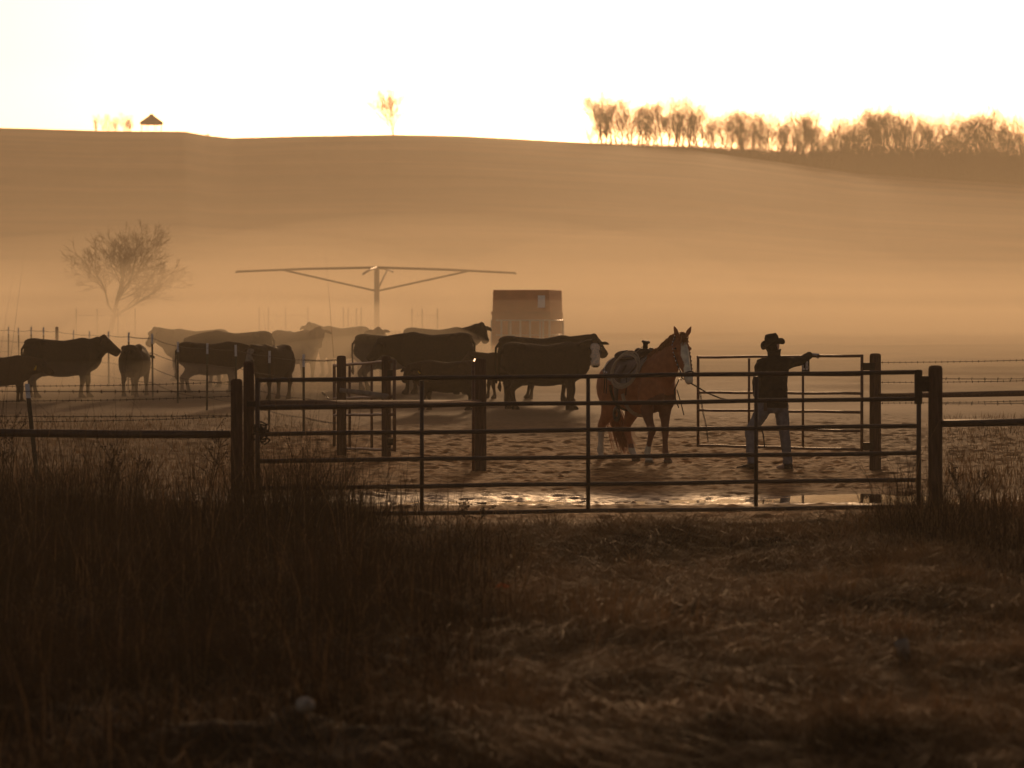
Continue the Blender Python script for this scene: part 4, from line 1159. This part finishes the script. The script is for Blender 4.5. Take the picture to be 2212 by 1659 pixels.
# body: one continuous figure under the clothes
mb = MB()
limb(mb, [v3(0, 0, .84), v3(0, 0, .95), v3(0, 0, 1.15), v3(0, .01, 1.35), v3(0, .01, 1.48), v3(0, .01, 1.54)], [(.15, .10), (.155, .11), (.14, .10), (.16, .105), (.13, .085), (.06, .06)])
limb(mb, [v3(0, .01, 1.46), v3(0, .015, 1.56), v3(-.01, .02, 1.62)], [.065, .058, .055])
for h_, k_, a_, sd_ in ((hipL, kneeL, ankL, -1), (hipR, kneeR, ankR, 1)):
    limb(mb, [h_ + v3(0, 0, .02), h_.lerp(k_, .5), k_, k_.lerp(a_, .35), a_, a_ + v3(0, 0, -.04)], [.085, .075, .055, .056, .038, .036])
    limb(mb, [a_ + v3(0, 0, -.02) - fdir * .03, a_ + v3(0, 0, -.06) + fdir * .07, a_ + v3(0, 0, -.075) + fdir * .17], [.034, .034, .022], ref=(0, 0, 1))
for s0, e0, w0 in ((shL, elL, wrL), (shR, elR, wrR)):
    limb(mb, [s0 + (v3(0, 0, 1.46) - s0) * .3, s0, s0.lerp(e0, .5), e0, e0.lerp(w0, .4), w0], [.055, .052, .046, .036, .034, .026], ref=(0, 1, .3))
HC = v3(-.012, .03, 1.685)
mb.ball(HC, (.078, .095, .115), 16, 12, Matrix.Rotation(R(50), 3, 'Z'))
nf = v3(.70, .71, 0).normalized(); nl = v3(-.71, .70, 0)
mb.ball(HC + nf * .045 + v3(0, 0, -.065), (.05, .055, .045)); mb.ball(HC + nf * .10 + v3(0, 0, -.015), (.016, .016, .022))
for s_ in (-1, 1): mb.ball(HC + nl * s_ * .08 + v3(0, 0, -.01), (.012, .022, .032), rot=Matrix.Rotation(R(50), 3, 'Z'))
bm_ = remesh(mb, .012, 2, 'body'); bm_.materials.append(M['skin']); link('body', bm_, man)
def hand(name, wrist, dirv, side, curl_dir, m, thumb_sign=1):
    """palm with four curled fingers and a thumb leaving its side"""
    dirv = dirv.normalized(); side = (side - dirv * side.dot(dirv)).normalized(); nrm_ = curl_dir.normalized()
    mb = MB(); palm_end = wrist + dirv * .085
    mb.loft([(wrist - dirv * .03, .030, .026), (wrist + dirv * .01, .032, .024), (wrist + dirv * .05, .042, .019), (palm_end, .040, .016)], ref=side, n=12)
    for i, ln in enumerate((.072, .082, .077, .060)):
        b0 = palm_end - dirv * .012 + side * (.030 - .020 * i)
        p1 = b0 + dirv * ln * .45; p2 = p1 + (dirv * .35 + nrm_ * .9).normalized() * ln * .40; p3 = p2 + (nrm_ * .9 - dirv * .55).normalized() * ln * .36
        mb.loft([(b0, .0095, .0095), (p1, .0095, .0095), (p2, .0085, .0085), (p3, .0065, .0065)], ref=side, n=8)
    t0 = wrist + dirv * .02 + side * .03 * thumb_sign
    t1 = t0 + (side * thumb_sign * .7 + dirv * .6 + nrm_ * .2).normalized() * .038; t2 = t1 + (dirv * .5 + nrm_ * .8).normalized() * .034
    mb.loft([(t0, .013, .013), (t1, .011, .011), (t2, .008, .008)], ref=nrm_.cross(side), n=8)
    me = remesh(mb, .0045, 2, name); me.materials.append(m); return link(name, me, man)
hand('glove', wrR, (HAND + v3(.03, 0, .022) - wrR), v3(0, -1, .2), v3(0, .15, -1), M['glove'])
hand('glove', wrL, v3(-.1, .05, -1), v3(0, -1, 0), v3(1, .1, .0), M['glove'])
# jacket
mb = MB()
limb(mb, [v3(-.01, 0, .845), v3(-.01, 0, .90), v3(-.015, 0, 1.05), v3(-.01, 0, 1.20), v3(0, .0, 1.36), v3(.0, .01, 1.46), v3(0, .01, 1.53), v3(0, .01, 1.57)], [(.195, .14), (.20, .145), (.195, .135), (.197, .135), (.202, .14), (.172, .12), (.105, .09), (.08, .08)], 20)
for s0, e0, w0 in ((shL, elL, wrL), (shR, elR, wrR)):
    limb(mb, [s0 + (v3(0, 0, 1.44) - s0) * .35, s0, s0.lerp(e0, .3) + v3(0, 0, -.004), s0.lerp(e0, .6), e0, e0.lerp(w0, .35), e0.lerp(w0, .7), w0 + (e0 - w0).normalized() * .015], [.09, .086, .074, .066, .062, .056, .050, .044], ref=(0, 1, .3))
jm = remesh(mb, .011, 2, 'jacket')
# soft folds pressed into the cloth
co = np.zeros(len(jm.vertices) * 3, np.float32); jm.vertices.foreach_get('co', co); co = co.reshape(-1, 3)
no = np.zeros(len(jm.vertices) * 3, np.float32); jm.vertices.foreach_get('normal', no); no = no.reshape(-1, 3)
w_ = fbm(co[:, 0] * 9 + co[:, 2] * 5, co[:, 2] * 13 + co[:, 1] * 9, 2)
co += no * (w_ * .016)[:, None]; jm.vertices.foreach_set('co', co.ravel()); jm.update()
jm.materials.append(M['jacket']); jk = link('jacket', jm, man)
col_ = MB(); n = 24
for i, (z, r_, dz) in enumerate(((1.535, .088, 0), (1.60, .090, .0), (1.635, .100, .01), (1.632, .092, .01), (1.60, .082, 0), (1.535, .078, 0))):
    for j in range(n):
        a = 2 * math.pi * j / n; fl = 1 + (.16 if 1.61 < z and math.cos(a - 2.6) > .3 else 0)
        col_.v.append((r_ * fl * math.cos(a), .01 + r_ * .95 * math.sin(a), z + dz * math.cos(a * 2)))
for i in range(5):
    for j in range(n): col_.f.append((i * n + j, i * n + (j + 1) % n, (i + 1) * n + (j + 1) % n, (i + 1) * n + j))
col_.obj('collar', M['jacket'], jk, True)
# jeans
mb = MB()
limb(mb, [v3(0, 0, .97), v3(-.005, 0, .90), v3(-.01, 0, .82), v3(-.01, 0, .77)], [(.165, .12), (.172, .125), (.165, .12), (.11, .09)], 18)
for h_, k_, a_ in ((hipL, kneeL, ankL), (hipR, kneeR, ankR)):
    limb(mb, [h_ + v3(0, 0, .02), h_.lerp(k_, .35), h_.lerp(k_, .7), k_, k_.lerp(a_, .35), k_.lerp(a_, .75), a_ + v3(0, 0, -.015)], [.105, .10, .086, .074, .070, .066, .070], 14)
jn = remesh(mb, .011, 2, 'jeans')
co = np.zeros(len(jn.vertices) * 3, np.float32); jn.vertices.foreach_get('co', co); co = co.reshape(-1, 3)
no = np.zeros(len(jn.vertices) * 3, np.float32); jn.vertices.foreach_get('normal', no); no = no.reshape(-1, 3)
co += no * (fbm(co[:, 0] * 8 + 4, co[:, 2] * 17 + co[:, 1] * 6, 2) * .014)[:, None]; jn.vertices.foreach_set('co', co.ravel()); jn.update()
jn.materials.append(M['jeans']); link('jeans', jn, man)
for a_, fd in ((ankL, v3(-.93, .30, 0).normalized()), (ankR, v3(-.55, .8, 0).normalized())):
    b0 = v3(a_.x, a_.y, 0); mb = MB()
    limb(mb, [a_ + v3(0, 0, .10), a_ + v3(0, 0, .02), a_ + v3(0, 0, -.05)], [.05, .05, .052])
    mb.loft([(b0 - fd * .075 + v3(0, 0, .05), .034, .045), (b0 - fd * .03 + v3(0, 0, .052), .042, .05), (b0 + fd * .06 + v3(0, 0, .045), .045, .042), (b0 + fd * .15 + v3(0, 0, .034), .046, .030), (b0 + fd * .215 + v3(0, 0, .026), .028, .020)], ref=v3(-fd.y, fd.x, 0), n=14)
    mb.box(b0 - fd * .06 + v3(0, 0, .012), (.055, .055, .03), Matrix.Rotation(math.atan2(fd.y, fd.x), 3, 'Z'))
    bme = remesh(mb, .009, 2, 'boot'); bme.materials.append(M['boot']); link('boot', bme, man)
# hat
hat = MB(); n = 40; hy = R(38)
HB = HC + v3(0, 0, .012)
rings = [(.168, 'brim_u', 0), (.140, 'brim_u', 0), (.096, 'crown', .0), (.097, 'crown', .05), (.094, 'crown', .10), (.074, 'crown', .143), (.04, 'crown', .138), (.005, 'crown', .122)]
tilt = Matrix.Rotation(R(-10), 3, 'Y') @ Matrix.Rotation(hy, 3, 'Z') @ Matrix.Rotation(R(-4), 3, 'Y')
def hat_pt(r_, kind, z, a, thick=0):
    c, s_ = math.cos(a), math.sin(a)
    if kind == 'brim_u':
        k = (r_ - .096) / .089
        zz = .10 * (abs(s_) ** 1.8) * k ** 1.2 - .03 * (abs(c) ** 3) * k + thick
        p = v3(r_ * 1.08 * c, r_ * (.94 - .10 * abs(s_) * k) * s_, zz)
    else:
        pinch = 1 - (.18 if c > 0 else .05) * (z / .12) * abs(c) ** 2
        p = v3(r_ * 1.12 * c, r_ * .92 * s_ * pinch, z + (.012 * abs(s_) if z > .09 else 0))
    return HB + tilt @ p
for r_, kd, z in [(.096, 'crown', -.004)] + [(.140, 'brim_b', 0), (.168, 'brim_b', 0)] + rings:
    for j in range(n):
        hat.v.append(tuple(hat_pt(r_, 'brim_u' if kd.startswith('brim') else kd, z, 2 * math.pi * j / n, -.007 if kd == 'brim_b' else 0)))
k = len(hat.v) // n
for i in range(k - 1):
    for j in range(n): hat.f.append((i * n + j, i * n + (j + 1) % n, (i + 1) * n + (j + 1) % n, (i + 1) * n + j))
hat.obj('hat', M['felt'], man, True)
hb = MB(); 
hb.tube([hat_pt(.0985, 'crown', .012, 2 * math.pi * j / 30) for j in range(31)], .008, 5, cap=False, flat=1.3).obj('hat_band', M['leather_black'], man, True)
hr = MB(); hr.ball(HC + v3(-.012, -.02, -.02), (.086, .088, .105), 14, 10)
hr.obj('hair', M['hair_dark'], man, True)
MB().box(v3(-.125, -.135, .86), (.045, .03, .11)).obj('belt_pouch', M['leather'], man)
tag(man, "person in dark wide-brimmed hat, black jacket and jeans, arm stretched along the gate", 'person')
# lead rope from the bridle to the person's lowered hand
a = hmat @ hh(.56, -.0, -.10); b_ = man.location + wrL + v3(-.01, -.02, -.06)
pts = [a + Vector((0, 0, .0)), a.lerp(b_, .12) + Vector((0, 0, -.03))] + [a.lerp(b_, t) + Vector((0, 0, -.10 * math.sin(math.pi * t))) for t in (.3, .5, .7, .9)] + [b_, b_ + Vector((.02, -.01, -.18)), b_ + Vector((.10, .0, -.45)), b_ + Vector((.12, 0, -.62))]
mb = MB().tube(pts, .010, 7)
tag(mb.obj('lead_rope', M['lead'], None, True), "dark lead rope running from the horse's muzzle to the person's hand", 'rope')

# ------------------------------------------------------------------ grass and weeds
M['grass_dry'] = mat('dry_grass', (.34, .19, .080), (.06, .032, .014), .75, 1.6, trans=.15)
M['grass_dark'] = mat('dark_dead_grass', (.060, .032, .015), (.026, .014, .008), .8, 1.0, trans=.10)
M['weed'] = mat('dried_weed', (.10, .055, .03), (.06, .034, .02), .8, 2.0, trans=.05)
def blades(name, x, y, h, tilt, az, w, m, label, bend=.35, zoff=None):
    n = len(x); r2 = np.random.default_rng(len(name) + n)
    z = np.array([gsurf(a, b2) for a, b2 in zip(x, y)]) if zoff is None else zoff
    dx, dy = np.cos(az), np.sin(az); fa = r2.uniform(0, math.pi, n)
    px_, py_ = np.cos(fa) * w / 2, np.sin(fa) * w / 2
    def at(t, tl):
        return x + dx * h * t * np.sin(tl), y + dy * h * t * np.sin(tl), z - .01 + h * t * np.cos(tl)
    mx, my, mz = at(.5, tilt * .75); tx, ty, tz = at(1.0, np.clip(tilt * (1 + bend), 0, 1.62))
    V = np.stack([np.stack([x - px_, y - py_, z - .02], -1), np.stack([x + px_, y + py_, z - .02], -1),
                  np.stack([mx - px_ * .8, my - py_ * .8, mz], -1), np.stack([mx + px_ * .8, my + py_ * .8, mz], -1), np.stack([tx, ty, np.maximum(tz, z + .005)], -1)], 1).reshape(-1, 3)
    b0 = (np.arange(n) * 5)[:, None]
    Fc = np.concatenate([b0 + np.array([0, 1, 3]), b0 + np.array([0, 3, 2]), b0 + np.array([2, 3, 4])], 0)
    o = link(name, np_mesh(name, V, Fc, M[m])); o["kind"] = "stuff"; o["label"] = label
    return o
def sstep(t): t = np.clip(t, 0, 1); return t * t * (3 - 2 * t)
def left_mass(u, y): return sstep((np.interp(y, [15, 18, 22, 27, 32, 36.5], [1040, 1170, 1280, 1260, 1120, 1010]) + 90 * np.sin(y * 1.7) - u) / 330)
def right_mass(u, y): return sstep((u - np.interp(y, [15, 22, 28, 32, 36.5], [2450, 2250, 2000, 1760, 1720])) / 260)
g2 = np.random.default_rng(5)
def sample(n, y0, y1, wide=1.12, power=1.0):
    y = y0 + (y1 - y0) * g2.random(n) ** power; u = 1106 + (g2.random(n) * 2 - 1) * 1106 * wide
    return (u - 1106) / F * y, y, u
# tall dark weeds on the left, a lower mass on the right
x, y, u = sample(150000, 15.3, 36.6)
lm, rm = left_mass(u, y), right_mass(u, y)
clump = np.clip(.5 + 1.5 * fbm(x * 1.1, y * 1.1, 2), 0, 1.2)
keep = g2.random(len(x)) < np.maximum(lm * .7, rm * .6) * (.12 + clump)
x, y, u, lm, rm, clump = [q[keep] for q in (x, y, u, lm, rm, clump)]
hgt = (.08 + .34 * lm * np.interp(y, [15, 22, 30, 36.5], [.35, .6, 1.1, 1.75]) + .30 * rm) * (.45 + g2.gamma(2.0, .27, len(x))) * (.75 + .5 * clump)
hgt *= np.where((y > 36.0) & (u > 700), .6, 1)
blades('tall_grass', x, y, hgt, np.abs(g2.normal(.15, .5, len(x))), g2.uniform(0, 6.28, len(x)), g2.uniform(.003, .008, len(x)), 'grass_dark', "tall dark dead grass and weeds on the verge before the fence")
# paler seed stems standing among them
k = g2.random(len(x)) < .06
blades('seed_stems', x[k], y[k], hgt[k] * g2.uniform(1.1, 1.5, k.sum()), np.abs(g2.normal(.1, .3, k.sum())), g2.uniform(0, 6.28, k.sum()), g2.uniform(.003, .006, k.sum()), 'grass_dry', "thin tawny seed stems rising from the dark verge grass")
# trampled, matted grass in the middle and foreground
x, y, u = sample(210000, 15.3, 35.9)
lm = left_mass(u, y); keep = g2.random(len(x)) < (1 - .88 * lm) * np.clip((36.2 - y) / 3, .15, 1)
x, y, u = x[keep], y[keep], u[keep]
az = 1.1 * math.pi * fbm(x * .4 + 9, y * .4, 2) + np.where(g2.random(len(x)) < .5, 0, math.pi) + g2.normal(0, .6, len(x))
lump = fbm(x * .8 + 2, y * .8 + 7, 2)
tilt = np.clip(1.30 - .9 * np.clip(lump, 0, 1) + g2.normal(0, .16, len(x)), .3, 1.5)
blades('matted_grass', x, y, g2.uniform(.12, .5, len(x)), tilt, az, g2.uniform(.003, .0065, len(x)), 'grass_dry', "trampled pale dry grass matted over the foreground verge", .12)
# tussocks
tx, ty, th = [], [], []
spots = [(1300, 1405, .42, 260), (1545, 1265, .20, 200), (1420, 1150, .16, 160), (1290, 1190, .18, 160), (1880, 1230, .28, 300), (1720, 1180, .25, 260), (2080, 1290, .26, 260), (1590, 1330, .15, 160), (1350, 1165, .18, 120), (1190, 1330, .2, 160), (2010, 1480, .18, 160), (1100, 1480, .18, 160), (1500, 1500, .14, 160), (1750, 1420, .14, 160)]
for k_ in range(90): spots.append((random.uniform(950, 2250), random.uniform(1150, 1640), random.uniform(.12, .30), 170))
X_, Y_, Hh_, Az_, Ti_ = [], [], [], [], []
for (u_, v_, h_, n_) in spots:
    D_ = F * (CAM_Z - .12) / (v_ - H0); D_ = min(D_, 35.8)
    a = g2.uniform(0, 6.28, n_); rad = np.abs(g2.normal(0, .10 + h_ * .22, n_))
    X_.append(PX(u_, D_) + rad * np.cos(a)); Y_.append(D_ + rad * np.sin(a)); Az_.append(a + g2.normal(0, .5, n_)); Hh_.append(h_ * g2.uniform(.6, 1.2, n_)); Ti_.append(np.abs(g2.normal(.45, .25, n_)))
blades('tussock_grass', np.concatenate(X_), np.concatenate(Y_), np.concatenate(Hh_), np.concatenate(Ti_), np.concatenate(Az_), g2.uniform(.004, .008, len(np.concatenate(X_))), 'grass_dry', "tawny grass tussocks scattered over the trampled verge", .5)
# short dry grass outside the pen's side fences
x, y, u = sample(60000, 36.8, 74, 1.12, 1.3)
out = sstep((760 - u) / 260) + sstep((u - 1980) / 120)
keep = g2.random(len(x)) < out * np.where(np.abs(y - 42.5) < 2.4, .25, 1) * (.4 + .6 * (fbm(x * .8, y * .8, 2) > -.1))
x, y, u = x[keep], y[keep], u[keep]
hgt = g2.uniform(.04, .16, len(x)) * np.where(u > 1900, np.interp(y, [37, 44, 60], [2.6, 1.6, 1]), np.interp(y, [37, 44, 60], [2.2, 1.3, 1]))
blades('short_grass', x, y, hgt, np.abs(g2.normal(.2, .3, len(x))), g2.uniform(0, 6.28, len(x)), g2.uniform(.006, .012, len(x)), 'grass_dry', "short dry grass growing outside the pen's side fences")
# branching dried weeds by the left fence
def weed(u_, d_, h_, label, seed, spread=.5):
    rr = random.Random(seed); X = PX(u_, d_); e = empty('dried_weed', (X, d_, gsurf(X, d_) - .02))
    stem = MB(); heads = MB()
    for k in range(3):
        p = Vector((rr.uniform(-.03, .03), rr.uniform(-.03, .03), 0)); pts = [p]; dv = Vector((rr.gauss(0, .22), rr.gauss(0, .2), 1)).normalized()
        for i in range(5):
            dv = (dv + Vector((rr.gauss(0, .12), rr.gauss(0, .12), .05))).normalized(); pts.append(pts[-1] + dv * h_ / 5)
        stem.tube(pts, [.007, .006, .005, .004, .003, .002], 5)
        for q in range(9):
            i = rr.randrange(2, 5); c = pts[i].lerp(pts[i + 1], rr.random()); b2 = c + Vector((rr.gauss(0, spread), rr.gauss(0, spread), rr.uniform(.4, 1))).normalized() * h_ * rr.uniform(.12, .28)
            stem.tube([c, b2], [.003, .002], 4)
            for z in range(4): heads.ball(c.lerp(b2, rr.uniform(.4, 1)) + Vector((rr.gauss(0, .012), rr.gauss(0, .012), 0)), rr.uniform(.004, .009), 6, 4)
    stem.obj('stem', M['weed'], e, True); heads.obj('seed_heads', M['weed'], e, True)["kind"] = 'stuff'
    tag(e, label, 'weed', 'dried weeds by the left fence')
weed(34, 37.5, .95, "tall branching dried weed beside the leaning steel post", 1)
weed(232, 38.5, .62, "dried weed rising over the low pipe rail, left of the pair", 2)
weed(300, 38.0, .58, "dried weed rising over the low pipe rail below the calf seen from behind", 3)
weed(452, 40, .85, "dried weed with seed heads close left of the short corner post", 4, .8)
weed(2085, 37.0, .55, "dried weed right of the near latch post", 5)
weed(1012, 35.2, .34, "small dried weed standing in front of the near gate", 6)

# ------------------------------------------------------------------ small things lying on the verge
def lump(name, u_, v_, r, m, label, cat, seed, squash=.75):
    D_ = F * (CAM_Z - .13) / (v_ - H0); X = PX(u_, D_); rr = random.Random(seed)
    mb = MB().ball((0, 0, r * squash * .75), (r, r * .9, r * squash), 14, 10)
    mb.v = [(a * (1 + .10 * math.sin(5 * b2 / r + seed)), b2 * (1 + .12 * math.sin(4 * a / r)), c * (1 + .08 * math.sin(6 * a / r + 1))) for a, b2, c in mb.v]
    o = mb.obj(name, M[m], None, True); o.location = (X, D_, gsurf(X, D_) + .02); o.rotation_euler = (0, rr.uniform(-.3, .3), rr.uniform(0, 6))
    return tag(o, label, cat)
lump('stone', 658, 1622, .046, 'stone', "round pale stone at the bottom of the verge", 'stone', 1)
lump('stone', 822, 1577, .034, 'stone', "small pale stone in the dark grass, right of the round one", 'stone', 2)
# crumpled pale cup on the trampled grass at the right
D_ = F * (CAM_Z - .1) / (1495 - H0); X = PX(1957, D_)
cup = MB(); n = 16
for i, (z, r_) in enumerate(((0, .0), (0, .026), (.05, .030), (.105, .036), (.108, .034), (.05, .028), (.006, .024), (.006, 0))):
    for j in range(n): cup.v.append((r_ * math.cos(2 * math.pi * j / n) * (1 + .15 * math.sin(3 * j)), r_ * math.sin(2 * math.pi * j / n) * .8, z))
for i in range(7):
    for j in range(n): cup.f.append((i * n + j, i * n + (j + 1) % n, (i + 1) * n + (j + 1) % n, (i + 1) * n + j))
o = cup.obj('paper_cup', M['stone'], None, True); o.location = (X, D_, gsurf(X, D_) + .05); o.rotation_euler = (R(12), R(-14), 0)
tag(o, "small pale crumpled cup lying in the matted grass at the right", 'cup')
# orange leaf cluster in the dark grass
D_ = F * (CAM_Z - .1) / (1330 - H0); X = PX(1083, D_)
e = empty('orange_plant', (X, D_, gsurf(X, D_)))
MB().tube([(0, 0, 0), (.01, 0, .08), (0, 0, .17)], .004, 5).obj('stem', M['weed'], e)
for k, (ax_, ay_, az_, r_) in enumerate(((0, 0, .16, .03), (.03, .01, .15, .026), (-.025, 0, .145, .024), (.015, 0, .11, .02))):
    a = MB(); a.v = [(ax_ - r_, ay_, az_), (ax_, ay_ - .006, az_ + r_ * .6), (ax_ + r_, ay_, az_ + .004), (ax_, ay_ + .004, az_ - r_ * .6), (ax_, ay_ - .012, az_)]; a.f = [(0, 1, 4), (1, 2, 4), (2, 3, 4), (3, 0, 4)]
    a.obj('leaf', M['orange_leaf'], e)
tag(e, "small orange-leaved plant in the dark grass below the gate", 'plant')
